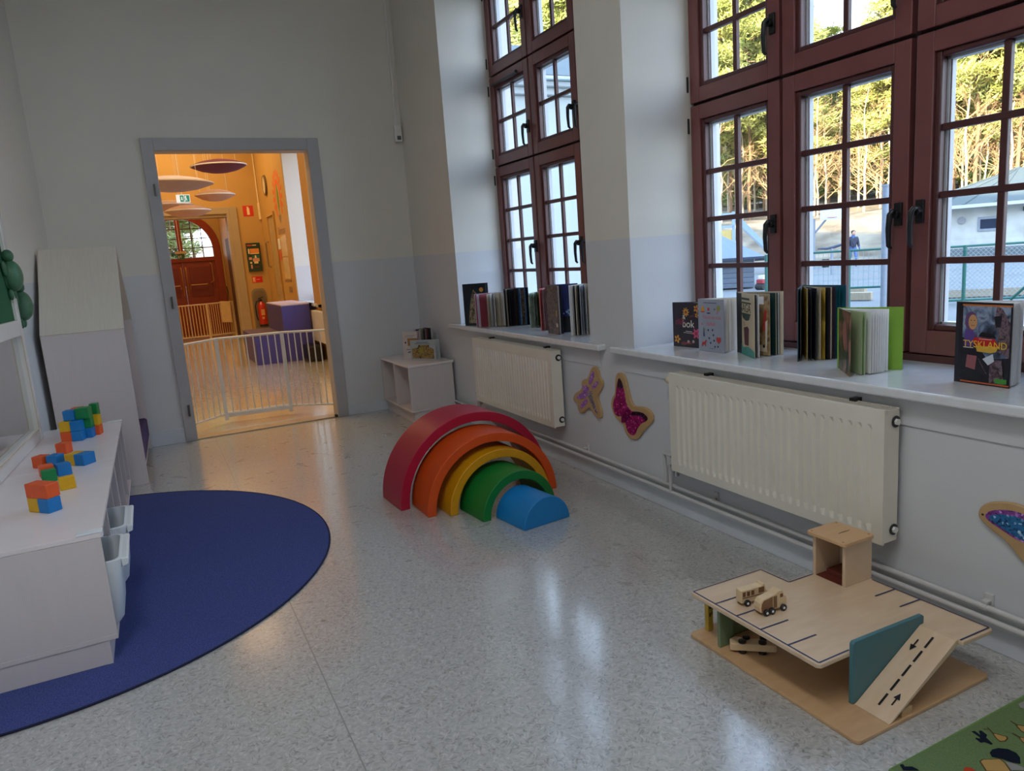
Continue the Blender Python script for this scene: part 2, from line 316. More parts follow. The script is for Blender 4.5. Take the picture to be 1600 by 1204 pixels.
# ------------------------------------------------------------------ windows
def shift(pts, f): return [f(*p) for p in pts]
def make_window(name, y0, y1, cols, handles, full=True, sash_m='burg', x=2.79):
    w = thing(name, 'tall burgundy casement window with white inner sill', None, (XR, (y0+y1)/2, ZS), kind='structure')
    rows = [(.875, 2.105, 4), (2.12, 2.82, 2), (2.835, 3.56, 2)]
    F, B2 = M[sash_m], M['burg2']
    # fixed frame behind the sashes
    fr = MB(); fr.box(x+.03, x+.1, y0-.06, cols[-1][0], ZS-.03, 3.66).box(x+.03, x+.1, cols[0][1], y1+.06, ZS-.03, 3.66)
    for (a, b), (c, d) in zip(cols, cols[1:]): fr.box(x+.03, x+.1, d, a, ZS-.03, 3.66)
    fr.box(x+.032, x+.1, y0-.05, y1+.05, ZS-.03, rows[0][0]).box(x+.032, x+.1, y0-.05, y1+.05, rows[-1][1], 3.66)
    for r, s in zip(rows, rows[1:]): fr.box(x+.032, x+.1, y0-.05, y1+.05, r[1], s[0])
    fr.build('window_frame', M['gasket'], w)
    MB().box(x+.005, x+.06, cols[-1][0], cols[0][1], ZS, .87).build('bottom_rail', B2, w, bevel=.003)
    for ci, (a, b) in enumerate(cols):
        for ri, (z0, z1, nr) in enumerate(rows):
            st, bt, tp = .072, (.095 if ri == 0 else .075), .075
            m = MB(); m.box(x, x+.05, a, a+st, z0, z1).box(x, x+.05, b-st, b, z0, z1).box(x, x+.05, a+st, b-st, z0, z0+bt).box(x, x+.05, a+st, b-st, z1-tp, z1)
            so_ = m.build('sash', F, w, bevel=.004)
            ga, gb, g0, g1 = a+st+.024, b-st-.024, z0+bt+.024, z1-tp-.024
            m = MB(); m.box(x+.012, x+.05, a+st, ga, z0+bt, z1-tp).box(x+.012, x+.05, gb, b-st, z0+bt, z1-tp).box(x+.012, x+.05, ga, gb, z0+bt, g0).box(x+.012, x+.05, ga, gb, g1, z1-tp)
            m.build('glazing_bead', B2, so_, bevel=.006)
            m = MB(); e = .03
            m.box(x+.051, x+.088, a+st-e, ga+.008, z0+bt-e, z1-tp+e).box(x+.051, x+.088, gb-.008, b-st+e, z0+bt-e, z1-tp+e).box(x+.051, x+.088, ga, gb, z0+bt-e, g0+.008).box(x+.051, x+.088, ga, gb, g1-.008, z1-tp+e)
            m.build('outer_frame', M['outer'], so_)
            m = MB(); m.box(x+.055, x+.059, ga, ga+.012, g0, g1).box(x+.055, x+.059, gb-.012, gb, g0, g1); m.build('spacer', M['burg2'], so_)
            ym, mw = (ga+gb)/2, .013
            MB().box(x+.026, x+.05, ym-mw, ym+mw, g0, g1).build('muntin', B2, so_, bevel=.003)
            zs = [g0+(g1-g0)*i/nr for i in range(nr+1)]
            for z in zs[1:-1]: MB().box(x+.024, x+.05, ga, gb, z-mw, z+mw).build('muntin', B2, so_, bevel=.003)
            for i in range(nr):
                for p, q in ((ga, ym-mw), (ym+mw, gb)):
                    MB().box(x+.038, x+.042, p, q, zs[i]+(mw if i else 0), zs[i+1]-(mw if i+1 < nr else 0)).build('pane', GLASS, so_)
            for (hc, hr, hy, hz, big) in handles:
                if hc == ci and hr == ri:
                    m = MB(); yy = a+.036 if hy < 0 else b-.036 if hy > 1 else a+.036
                    m.box(x-.012, x, yy-.017, yy+.017, hz-.045, hz+.045)
                    m.tube([(x-.012, yy, hz+.01), (x-.045, yy, hz+.012), (x-.052, yy+.004, hz), (x-.05, yy+.012, hz-.06), (x-.046, yy+.012, hz-.125), (x-.036, yy+.008, hz-.137)], [.011, .011, .012, .0105, .009, .007], 10)
                    m.tube([(x-.012, yy, hz), (x-.034, yy, hz)], .016, 12)
                    m.build('handle', M['black'], so_, bevel=.002, smooth=True)
            if full and ci == 0:
                for zz in (z0+.10, z1-.10): MB().cyl((x-.012, b+.008, zz-.04), (x-.012, b+.008, zz+.04), .009, 10).build('hinge', M['black'], so_, smooth=True)
    # sill with horns
    sp = [(2.275, y0-.165), (2.275, y1+.16), (XR, y1+.16), (XR, y1), (x+.03, y1), (x+.03, y0), (XR, y0), (XR, y0-.165)]
    MB().prism(sp, lambda a, b, t: (a, b, t), ZS-.036, ZS).build('window_sill', M['sill'], w, bevel=.007)
    MB().box(XR-.006, XR, y0-.1, y1+.1, ZS-.14, ZS-.036).build('apron', M['wall'], w, bevel=.002)
    return w
C1 = [(2.652, 3.28), (1.985, 2.634), (1.315, 1.963)]
H1 = [(0, 0, -1, 1.444, 1), (1, 0, -1, 1.44, 1), (2, 0, 2, 1.444, 1), (0, 1, -1, 2.36, 1), (1, 1, -1, 2.36, 1)]
make_window('window_1', *WIN[0], C1, H1)
C2 = [(5.095, 5.765), (4.425, 5.077), (3.755, 4.407)]
H2 = [(0, 0, -1, 1.435, 1), (1, 0, -1, 1.43, 1), (2, 0, 2, 1.43, 1), (0, 1, -1, 2.335, 1), (1, 1, -1, 2.34, 1), (2, 1, 2, 2.33, 1), (0, 2, -1, 3.15, 1)]
w2 = make_window('window_2', *WIN[1], C2, H2)
m = MB(); m.box(2.772, 2.789, 5.25, 5.70, 2.745, 2.762); m.tube([(2.768, 5.25, 2.753), (2.76, 5.22, 2.753)], .012, 8); m.build('restrictor_arm', M['black'], w2, bevel=.002)
C3 = [(a-2.44, b-2.44) for a, b in C1]
make_window('window_3', *WIN[2], C3, [])
for wn, CWIN in zip(('window_4', 'window_5'), CWINS):
    cw = thing(wn, 'tall corridor window in a deep white reveal', None, (XR, sum(CWIN)/2, ZS), kind='structure')
    m = MB(); m.box(2.80, 2.87, CWIN[0]-.02, CWIN[1]+.02, ZS, 1.0).box(2.80, 2.87, CWIN[0]-.02, CWIN[1]+.02, 3.45, 3.64); yc = sum(CWIN)/2
    for y in (CWIN[0]+.03, yc, CWIN[1]-.03): m.box(2.80, 2.87, y-.06, y+.06, 1.0, 3.45)
    m.build('window_frame', M['burg'], cw, bevel=.004)
    for a, b in ((CWIN[0]+.09, yc-.06), (yc+.06, CWIN[1]-.09)): MB().box(2.835, 2.84, a, b, 1.0, 3.45).build('pane', GLASS, cw)
    MB().box(2.27, 2.81, CWIN[0], CWIN[1], ZS-.036, ZS).box(2.27, XR, CWIN[0]-.16, CWIN[1]+.16, ZS-.036, ZS).build('window_sill', M['sill'], cw)

# ------------------------------------------------------------------ doorway to the corridor
d1 = thing('door_1', 'grey painted doorway without a leaf', None, (.84, YB, 0), kind='structure')
for x0, x1, z0, z1 in ((.13, DX0, 0, DZ+.098), (DX1, 1.547, 0, DZ+.098), (DX0, DX1, DZ, DZ+.098)):
    MB().box(x0, x1, YB-.022, YB, z0, z1).build('architrave', M['trim'], d1, bevel=.004)
MB().box(DX0-.02, DX0+.002, YB-.01, 6.92, 0, DZ).box(DX1-.002, DX1+.02, YB-.01, 6.92, 0, DZ).box(DX0-.02, DX1+.02, YB-.01, 6.92, DZ-.004, DZ+.02).build('jamb', M['trim'], d1, bevel=.003)
MB().box(DX0, DX1, YB-.005, 6.90, 0, .012).build('threshold', mat('threshold_strip', (196, 170, 140), .3, coat=.3), d1, bevel=.004)
for z in (2.10, 1.19, .27):
    MB().box(.176, .188, YB-.034, YB-.022, z-.045, z+.045).cyl((.190, YB-.036, z-.05), (.190, YB-.036, z+.05), .007, 8).build('hinge', mat('hinge_steel', (120, 118, 118), .35, metal=.8), d1)
MB().cyl((1.42, YB-.06, .025), (1.42, YB-.022, .025), .014, 10).build('door_stop', M['black'], d1, smooth=True)

# arched entrance door at the far end of the corridor
M['red'] = mat('oxide_red_paint', (150, 58, 30), .4, vary=.08, scale=12)
d2 = thing('door_2', 'arched red entrance door with glazed fanlight', None, (AC, 19.0, 0), kind='structure')
m = MB(); ring = [(AC+.875*math.cos(t*math.pi/24), AZ+.875*math.sin(t*math.pi/24)) for t in range(25)]; rin = [(AC+.71*math.cos(t*math.pi/24), AZ+.71*math.sin(t*math.pi/24)) for t in range(25)]
m.prism(ring+rin[::-1], lambda a, b, t: (a, t, b), 18.98, 19.1)
m.box(AC-.875, AC-.71, 18.98, 19.1, 0, AZ).box(AC+.71, AC+.875, 18.98, 19.1, 0, AZ).box(AC-.71, AC+.71, 18.98, 19.1, 1.72, 1.815)
m.build('door_frame', M['red'], d2, bevel=.006)
MB().box(AC-.055, AC+.055, 18.99, 19.08, 1.815, 2.7).build('mullion', M['red'], d2, bevel=.005)
fan = []
for s in (-1, 1):
    MB().box(min(AC+s*.0015, AC+s*.712), max(AC+s*.0015, AC+s*.712), 19.01, 19.07, .0, 1.722).build('door_leaf', M['red'], d2, bevel=.006)
    l = MB(); l.box(min(AC+s*.12, AC+s*.6), max(AC+s*.12, AC+s*.6), 18.995, 19.01, .9, 1.6).build('door_panel', mat('deep_red_panel', (128, 44, 22), .4, vary=.05), d2, bevel=.006)
    l = MB()
    l.tube([(AC+s*.05, 18.99, 1.6), (AC+s*.05, 18.95, 1.55), (AC+s*.05, 18.95, 1.0), (AC+s*.05, 18.99, .95)], .014, 8)
    l.tube([(AC+s*.6, 18.99, 1.67), (AC+s*.63, 18.95, 1.64), (AC+s*.63, 18.95, 1.25), (AC+s*.56, 18.99, 1.2)], .012, 8)
    l.tube([(AC+s*.1, 18.99, 1.1), (AC+s*.12, 18.94, 1.18), (AC+s*.48, 18.94, 1.18), (AC+s*.5, 18.99, 1.18)], .013, 8)
    l.build('push_bar', mat('brass_bar', (220, 170, 110), .3, metal=.7), d2, smooth=True)
    for k in range(3):
        y_ = [AC+s*(.055+k*.218), AC+s*(.055+(k+1)*.218)]
        for j in range(4):
            zb, zt = 1.815+j*.222, 1.815+(j+1)*.222
            ro = max(abs(y_[0]-AC), abs(y_[1]-AC)); ri_ = min(abs(y_[0]-AC), abs(y_[1]-AC))
            def ztop(rr): return AZ+math.sqrt(max(0, .71**2-min(.71, rr)**2))
            if ztop(ri_) < zb+.04: continue
            a0, a1 = min(y_)+.008, max(y_)-.008
            zi = [min(zt-.008, ztop(abs(a0-AC))), min(zt-.008, ztop(abs(a1-AC)))]
            MB().prism([(a0, zb+.008), (a1, zb+.008), (a1, max(zi[1], zb+.012)), (a0, max(zi[0], zb+.012))], lambda a, b, t: (a, t, b), 19.04, 19.045).build('pane', GLASS, d2)
    for k in (1, 2): MB().box(AC+s*(.055+k*.218)-.01, AC+s*(.055+k*.218)+.01, 19.03, 19.055, 1.815, AZ+math.sqrt(max(.01, .71**2-(.055+k*.218)**2))).build('muntin', M['burg2'], d2)
for j in (1, 2, 3):
    zz = 1.815+j*.222; hw = .7 if zz < AZ else math.sqrt(.71**2-(zz-AZ)**2)
    MB().box(AC-hw, AC+hw, 19.03, 19.055, zz-.01, zz+.01).build('muntin', M['burg2'], d2)

# ------------------------------------------------------------------ radiators and pipes
def radiator(name, label, y0, y1, z0, z1, x0, valves, pipes=True):
    """x0 = front face, wall at XR"""
    t = thing(name, label, 'radiator', (XR-.05, (y0+y1)/2, z0))
    n = int((y1-y0-.08)/.04); pw = (y1-y0-.08)/n; xb = XR-.025
    # pressed front panel: flutes between plain top and bottom strips
    prof = []; ya = y0+.04
    for i in range(n): prof += [(ya+pw*(i+.0), 0), (ya+pw*(i+.12), .0), (ya+pw*(i+.3), .010), (ya+pw*(i+.5), .010), (ya+pw*(i+.68), 0)]
    prof = [(y0, 0)]+prof+[(y1-.02, 0), (y1, 0)]
    lv = [(z0, 0), (z0+.035, 0), (z0+.06, 1), (z1-.075, 1), (z1-.055, 0), (z1, 0)]
    vs = []; k = len(prof)
    for z, a in lv: vs += [(x0+d*a, y, z) for y, d in prof]
    fs = [(i*k+j, i*k+j+1, (i+1)*k+j+1, (i+1)*k+j) for i in range(len(lv)-1) for j in range(k-1)]
    m = MB(); m.add(vs, fs); m.build('front_panel', M['rad'], t)
    m = MB(); m.box(x0+.012, xb, y0+.012, y1-.012, z0+.02, z1-.02); m.build('convector', mat('convector_steel', (150, 146, 138), .5), t)
    m = MB()
    for ys_ in ((y0, y0+.004), (y1-.004, y1)): m.box(x0+.001, xb, ys_[0], ys_[1], z0, z1)
    m.box(x0+.0005, x0+.012, y0, y1, z0-.006, z0+.004).box(x0+.0005, x0+.012, y0, y1, z1-.004, z1+.002)
    m.build('side_cover', M['rad'], t, bevel=.0015)
    m = MB(); nn = int((y1-y0)/.011)
    for i in range(nn): yy = y0+.006+(y1-y0-.012)*i/nn; m.box(x0+.014, xb, yy, yy+.005, z1-.006, z1+.001)
    m.box(x0+.012, x0+.016, y0, y1, z1-.012, z1+.002).box(xb-.004, xb, y0, y1, z1-.012, z1+.002)
    tag(m.build('top_grille', M['rad'], t), kind='stuff')
    for zz in (z1-.045, z0+.045):
        m = MB(); m.cyl((x0+.058, y0-.001, zz), (x0+.058, y0-.004, zz), .021, 18); m.build('port_ring', M['black'], t)
        m = MB(); m.cyl((x0+.058, y0-.004, zz), (x0+.058, y0-.013, zz), .012, 6); m.build('plug', M['white'], t)
    for yy in (y0+.18, y1-.2): MB().box(xb-.02, XR, yy-.012, yy+.012, z1-.02, z1+.012).build('wall_bracket', M['black'], t)
    # thermostat on the far end, valves below
    m = MB(); m.tube([(x0+.055, y1, z1-.05), (x0+.055, y1+.028, z1-.05)], .011, 10); m.build('valve_neck', M['chrome'], t, smooth=True)
    m = MB(); m.lathe([(.014, 0), (.019, .006), (.021, .03), (.019, .048), (.012, .055)], (x0+.055, y1+.026, z1-.05), 16, Matrix.Rotation(-math.pi/2, 4, 'X')); m.build('thermostat', mat('thermostat_cream', (228, 214, 190), .4), t, smooth=True)
    m = MB(); m.tube([(x0+.04, y1+.006, z1-.06), (x0+.04, y1+.008, z0+.06)], .004, 6).cyl((x0+.04, y1+.012, z0+.045), (x0+.04, y1+.012, z0-.03), .010, 10).cyl((x0+.04, y1+.012, z0-.02), (x0+.04, y1+.012, z0-.045), .015, 12)
    m.cyl((x0+.04, y1, z0+.05), (x0+.04, y1+.04, z0+.05), .013, 12).cyl((x0+.04, y1, z0+.005), (x0+.04, y1+.04, z0+.005), .013, 12); m.build('valve', M['chrome'], t, smooth=True)
    m = MB()
    m.tube([(x0+.04, y1+.035, z0+.05), (x0+.045, y1+.11, z0+.05), (x0+.055, y1+.125, z0+.04), (x0+.06, y1+.127, z0+.02), (XR-.04, y1+.127, .165)], .0085, 8)
    m.tube([(x0+.04, y1+.035, z0+.005), (x0+.045, y1+.06, z0+.005), (x0+.055, y1+.08, z0-.005), (x0+.06, y1+.083, z0-.02), (XR-.05, y1+.083, .125)], .0085, 8)
    m.build('feed_pipe', M['pipe'], t, smooth=True)
    return t
radiator('radiator', 'wide cream panel radiator below the wide window sill, behind the toy garage', 1.652, 2.832, .275, .765, XR-.105, True)
radiator('radiator.001', 'narrower looking cream radiator behind the rainbow arches', 4.01, 5.25, .27, .765, XR-.105, True)
for z, r, dx, nm, lb in ((.150, .0105, .030, 'heating_pipe', 'upper of the two painted heating pipes running along the wall'), (.118, .0105, .045, 'heating_pipe.001', 'lower of the two painted heating pipes, just above the baseboard')):
    t = thing(nm, lb, 'pipe', (XR-dx, 2.0, z))
    MB().tube([(XR-dx, -2.6, z), (XR-dx, 5.95, z)], r, 12).build('pipe_run', M['pipe'], t, smooth=True)
    if 'upper' in lb:
        for y in (1.33, 2.62, 3.78, 5.3):
            m = MB(); m.box(XR-.012, XR, y-.014, y+.014, z-.02, z+.04).box(XR-dx-.006, XR-.01, y-.01, y+.01, z+.012, z+.022).tube([(XR-dx, y-.009, z), (XR-dx, y+.009, z)], r+.003, 12).build('pipe_clip', M['pipe'], t, bevel=.002)

# ------------------------------------------------------------------ sparkling wall creatures
def wall_pts(l): return l
def wall_board(name, label, outer, loc):
    t = thing(name, label, 'wall decoration', loc)
    m = MB(); m.prism(outer, lambda a, b, q: (q, a, b), XR-.016, XR-.0005); m.build('wooden_frame', mat('mdf_board', (196, 160, 112), .5, vary=.05, scale=20), t, bevel=.005, seg=3)
    return t
def inlay(name, t, pts, m_, d=.0175): 
    m = MB(); m.prism(pts, lambda a, b, q: (q, a, b), XR-d, XR-.010); return m.build(name, m_, t)
def smooth_pts(p, n=3):
    for _ in range(n-1):
        q = []
        for i in range(len(p)):
            a, b = p[i], p[(i+1) % len(p)]; q += [(a[0]*.75+b[0]*.25, a[1]*.75+b[1]*.25), (a[0]*.25+b[0]*.75, a[1]*.25+b[1]*.75)]
        p = q
    return p
DF = [(3.638, .703), (3.601, .685), (3.598, .642), (3.562, .622), (3.565, .585), (3.6, .548), (3.629, .514), (3.607, .47), (3.586, .422), (3.595, .387), (3.628, .382), (3.679, .399), (3.716, .442), (3.767, .407), (3.804, .382), (3.846, .386), (3.862, .411), (3.855, .439), (3.904, .447), (3.909, .47), (3.877, .505), (3.817, .529), (3.794, .555), (3.802, .584), (3.768, .607), (3.726, .612), (3.695, .66), (3.672, .688)]
t = wall_board('dragonfly_plaque', 'wooden dragonfly plaque with glittering lilac wings on the wall', smooth_pts(DF), (XR, 3.72, .54))
G1 = glitter('lilac_glitter', (120, 70, 160), (168, 108, 206), (235, 215, 245)); G2 = glitter('grey_glitter', (100, 96, 108), (140, 134, 150), (225, 225, 235))
for l in ([(3.653, .676), (3.636, .649), (3.667, .601), (3.696, .575), (3.714, .595), (3.683, .643)], [(3.607, .616), (3.602, .602), (3.637, .568), (3.678, .552), (3.669, .579), (3.634, .605)], [(3.771, .573), (3.71, .566), (3.713, .536), (3.77, .517), (3.788, .54)], [(3.865, .48), (3.775, .531), (3.714, .524), (3.759, .484), (3.852, .467)], [(3.822, .413), (3.828, .428), (3.759, .484), (3.725, .482), (3.749, .448), (3.801, .417)]): inlay('glitter_wing', t, smooth_pts(l), G1)
inlay('glitter_body', t, smooth_pts([(3.72, .535), (3.665, .55), (3.682, .51), (3.648, .456), (3.626, .408), (3.645, .412), (3.693, .464), (3.73, .503)]), G2, .0182)
BF = [(3.385, .692), (3.345, .686), (3.32, .645), (3.297, .566), (3.272, .522), (3.239, .517), (3.173, .528), (3.115, .517), (3.086, .486), (3.098, .45), (3.159, .406), (3.193, .379), (3.217, .344), (3.263, .321), (3.32, .323), (3.358, .355), (3.362, .389), (3.396, .397), (3.448, .424), (3.476, .462), (3.483, .497), (3.47, .534), (3.437, .564), (3.433, .61), (3.426, .656), (3.41, .682)]
t = wall_board('butterfly_plaque', 'wooden butterfly plaque with glittering magenta wings beside the wide radiator', smooth_pts(BF), (XR, 3.28, .5))
G3 = glitter('magenta_glitter', (90, 8, 60), (176, 22, 112), (255, 130, 200)); G4 = glitter('black_glitter', (14, 8, 18), (34, 14, 40), (120, 90, 160))
inlay('glitter_wing', t, smooth_pts([(3.382, .663), (3.35, .621), (3.336, .574), (3.328, .527), (3.307, .499), (3.274, .484), (3.218, .493), (3.164, .492), (3.128, .472), (3.146, .449), (3.19, .434), (3.231, .393), (3.25, .358), (3.284, .344), (3.323, .358), (3.339, .386), (3.342, .414), (3.372, .401), (3.383, .414), (3.375, .443), (3.412, .43), (3.447, .445), (3.462, .486), (3.446, .531), (3.427, .544), (3.416, .598), (3.398, .649)], 2), G3)
for l in ([(3.382, .663), (3.36, .64), (3.345, .611), (3.379, .596), (3.408, .609), (3.395, .649)], [(3.274, .484), (3.218, .493), (3.164, .492), (3.128, .472), (3.146, .449), (3.171, .464), (3.22, .473), (3.288, .458)]): inlay('wing_tip', t, smooth_pts(l), G4, .0182)
inlay('glitter_body', t, smooth_pts([(3.313, .502), (3.275, .474), (3.337, .408), (3.378, .4), (3.383, .421)]), glitter('plum_glitter', (60, 6, 50), (120, 14, 80), (220, 80, 160)), .0188)
BB = [(1.374, .459), (1.367, .481), (1.347, .5), (1.316, .512), (1.275, .521), (1.22, .516), (1.16, .49), (1.10, .52), (1.04, .56), (.98, .55), (.97, .49), (1.0, .42), (1.05, .36), (1.06, .30), (1.03, .24), (1.08, .20), (1.15, .23), (1.2, .29), (1.231, .342), (1.247, .352), (1.261, .369), (1.29, .394), (1.325, .409), (1.369, .438)]
t = wall_board('butterfly_plaque.001', 'wooden butterfly plaque with glittering blue wings, cut off at the picture edge', smooth_pts(BB), (XR, 1.2, .4))
G5 = glitter('blue_glitter', (10, 40, 80), (36, 118, 176), (190, 225, 250)); G6 = glitter('violet_glitter', (80, 30, 100), (142, 70, 160), (220, 170, 240))
inlay('glitter_edge', t, smooth_pts([(1.352, .458), (1.335, .478), (1.294, .493), (1.239, .499), (1.18, .47), (1.19, .40), (1.234, .403), (1.263, .41), (1.298, .425), (1.341, .442)]), G6)
inlay('glitter_wing', t, smooth_pts([(1.340, .455), (1.325, .467), (1.294, .478), (1.239, .482), (1.19, .46), (1.195, .41), (1.234, .410), (1.263, .418), (1.298, .432), (1.33, .446)]), G5, .0182)
inlay('glitter_wing', t, smooth_pts([(1.16, .46), (1.08, .5), (1.01, .53), (1.0, .48), (1.05, .40), (1.13, .40)]), G5)
inlay('glitter_wing', t, smooth_pts([(1.19, .38), (1.12, .38), (1.09, .32), (1.07, .25), (1.12, .24), (1.18, .31)]), G5)
MB().cyl((XR-.0165, 1.358, .457), (XR-.015, 1.358, .457), .004, 8).build('screw', M['black'], t)

# ------------------------------------------------------------------ rainbow arches
def arch(name, label, cx, y0, dep, ro, th, m_, rz=0):
    t = thing(name, label, 'toy arch', (cx, y0, 0), rz)
    n = 48; o_ = [(ro*math.cos(math.pi*i/n), ro*math.sin(math.pi*i/n)) for i in range(n+1)]
    if th: 
        ri = ro-th; o_ += [(ri*math.cos(math.pi*i/n), ri*math.sin(math.pi*i/n)) for i in range(n, -1, -1)]
    m = MB(); m.prism(o_, lambda a, b, q: (a, q, b), 0, dep)
    m.build('body', m_, t, bevel=.004, seg=3, world=False, smooth=True)
    return t
ac = dict(rough=.42, vary=.03, scale=5)
arch('rainbow_arch', 'largest raspberry red arch at the back of the wooden rainbow', 1.610, 3.885, .31, .492, .056, mat('raspberry_paint', (176, 10, 54), **ac), R(2.5))
arch('rainbow_arch.001', 'orange arch, second largest of the wooden rainbow', 1.617, 3.662, .275, .408, .051, mat('orange_paint', (216, 78, 10), **ac))
arch('rainbow_arch.002', 'yellow arch, middle one of the wooden rainbow', 1.638, 3.613, .275, .319, .048, mat('yellow_paint', (216, 150, 6), **ac), R(1.5))
arch('rainbow_arch.003', 'green arch, second smallest of the wooden rainbow', 1.661, 3.43, .275, .233, .048, mat('green_paint', (6, 120, 44), **ac), R(5))
arch('rainbow_half_round', 'solid blue half round at the front of the wooden rainbow', 1.695, 3.187, .27, .147, 0, mat('sky_blue_paint', (22, 128, 196), **ac), R(7.5))

# ------------------------------------------------------------------ rugs
RUGM = mat('navy_carpet', (92, 104, 166), .95, vary=.22, scale=260, bump=.7, bscale=420, spec=.1, rgb2=(62, 72, 125))
t = thing('round_rug', 'large round navy blue carpet partly under the white cabinets', 'rug', (-.634, 3.987, 0))
m = MB(); n = 96; RC = 1.34
pts = []
for i in range(n):
    a = 2*math.pi*i/n; x, y = -.634+RC*math.cos(a), 3.987+RC*math.sin(a); pts.append((max(x, wl(y)+.01), y))
cl = []
for p in pts:
    if not cl or (Vector(p)-Vector(cl[-1])).length > .004: cl.append(p)
m.prism(cl, lambda a, b, q: (a, b, q), .0005, .007); m.build('pile', RUGM, t)
m = MB(); m.tube([(x, y, .005) for x, y in [(-.634+RC*math.cos(R(a)), 3.987+RC*math.sin(R(a))) for a in range(-98, 96, 2)] if x > wl(y)+.02], .0045, 6); m.build('stitched_edge', mat('navy_edge', (24, 28, 62), .9), t)
GR = mat('green_play_carpet', (118, 142, 96), .95, vary=.08, scale=200, bump=.5, bscale=500, spec=.1)
t = thing('play_rug', 'green play carpet printed with cactus and tents in the near corner', 'rug', (1.95, .6, 0))
MB().box(1.55, 2.28, -.6, 1.118, .0005, .006).build('pile', GR, t, bevel=.002)
MB().tube([(1.555, -.6, .004), (1.555, 1.116, .004), (2.278, 1.113, .004)], .004, 6).build('stitched_edge', mat('green_edge', (112, 150, 84), .9), t)
P = Print((0, 0, .006), (1, 0, 0), (0, 1, 0), .0006)
NV = mat('rug_navy', (26, 32, 48), .95, spec=.1); TN = mat('rug_tan', (186, 150, 92), .95, spec=.1); BR = mat('rug_brown', (92, 70, 44), .95, spec=.1); RD = mat('rug_red', (190, 74, 44), .95, spec=.1); GY = mat('rug_grey', (150, 150, 146), .95, spec=.1)
def grow(l, k):
    cx = sum(p[0] for p in l)/len(l); cy = sum(p[1] for p in l)/len(l); return [(cx+(p[0]-cx)*k, cy+(p[1]-cy)*k) for p in l]
P.poly([(1.866, 1.098), (1.876, 1.094), (1.872, 1.077), (1.886, 1.089), (1.892, 1.085), (1.887, 1.067), (1.874, 1.062), (1.864, 1.038), (1.857, 1.038), (1.853, 1.053), (1.842, 1.057), (1.846, 1.074), (1.852, 1.076), (1.856, 1.068), (1.861, 1.071)], NV)
def drop(l):
    P.poly(l, BR); P.poly(grow(l, .78), TN)
drop([(1.909, 1.064), (1.924, 1.035), (1.918, 1.029), (1.901, 1.026), (1.887, 1.033), (1.891, 1.046), (1.905, 1.065)]); P.line((1.907, 1.064), (1.918, 1.085), .004, BR); P.line((1.903, 1.086), (1.911, 1.078), .003, BR)
drop([(1.995, 1.051), (2.012, 1.03), (2.0, 1.01), (1.975, 1.01), (1.975, 1.029), (1.99, 1.052)]); P.line((1.993, 1.05), (1.996, 1.068), .004, BR)
drop([(1.949, 1.019), (1.96, 1.0), (1.95, .985), (1.93, .985), (1.932, 1.0), (1.942, 1.015)]); P.line((1.947, 1.018), (1.948, 1.036), .004, BR)
P.poly([(1.821, 1.021), (1.839, 1.025), (1.858, 1.02), (1.874, 1.005), (1.877, .986), (1.867, .971), (1.844, .957), (1.832, .971), (1.826, .989), (1.811, 1.009)], NV)
te = [(1.768, 1.016), (1.781, 1.016), (1.821, .994), (1.816, .978), (1.795, .95), (1.745, .985)]
P.poly(te, BR); P.poly(grow(te, .9), TN); P.poly([(1.82, .982), (1.831, .965), (1.836, .944), (1.827, .939), (1.801, .955)], GY)
P.poly([(1.702, 1.017), (1.718, 1.021), (1.727, 1.012), (1.725, .99), (1.70, .99)], RD)
P.poly([(1.587, 1.112), (1.596, 1.109), (1.592, 1.101), (1.607, 1.092), (1.61, 1.08), (1.61, 1.073), (1.576, 1.094)], NV)
P.poly([(2.09, 1.1), (2.114, 1.098), (2.09, 1.055), (2.075, 1.087)], GY)
for i in range(14):
    a, b = 1.62+.6*random.random(), .15+.7*random.random(); P.flower(a, b, .03+.02*random.random(), random.choice((NV, TN, RD, GY)), BR, 6)
P.build('printed_picture', t)

# ------------------------------------------------------------------ toy garage
t = thing('toy_garage', 'wooden two storey toy garage with teal walled ramp and lift tower', 'toy garage', (1.86, 1.56, 0))
def rr(x0, x1, y0, y1, r=.02, n=5):
    p = []
    for cx, cy, a0 in ((x1-r, y1-r, 0), (x0+r, y1-r, 90), (x0+r, y0+r, 180), (x1-r, y0+r, 270)):
        p += [(cx+r*math.cos(R(a0+90*i/n)), cy+r*math.sin(R(a0+90*i/n))) for i in range(n+1)]
    return p
flat = lambda a, b, q: (a, b, q)
GT, GB = .178, .163
MB().prism(rr(1.567, 2.162, 1.222, 1.925, .018), flat, .0005, .012).build('base_board', M['ply2'], t, bevel=.002)
top = [(1.565, 1.362), (1.575, 1.352), (1.703, 1.352), (2.003, 1.352), (2.003, 1.212), (2.135, 1.208), (2.147, 1.218), (2.147, 1.768), (1.903, 1.778), (1.899, 1.9), (1.89, 1.908), (1.575, 1.911), (1.565, 1.9)]
MB().prism(top, flat, GB, GT).build('top_board', M['ply'], t, bevel=.003, seg=2)
LN = mat('blue_line_print', (38, 52, 92), .5)
P = Print((0, 0, GT), (1, 0, 0), (0, 1, 0), .0005)
bd = [(2.003, 1.222), (2.138, 1.219), (2.137, 1.62)]
lp = [(1.70, 1.361), (1.575, 1.361), (1.575, 1.902), (1.889, 1.898), (1.894, 1.768), (2.01, 1.765)]
for a, b in list(zip(lp, lp[1:]))+list(zip(bd, bd[1:])): P.line(a, b, .0058, LN)
for y in (1.475, 1.585, 1.69, 1.79): P.line((1.576, y), (1.69, y-.004), .0058, LN)
for y in (1.44, 1.53): P.line((2.136, y), (2.04, y+.004), .0058, LN)
P.build('parking_lines', t)
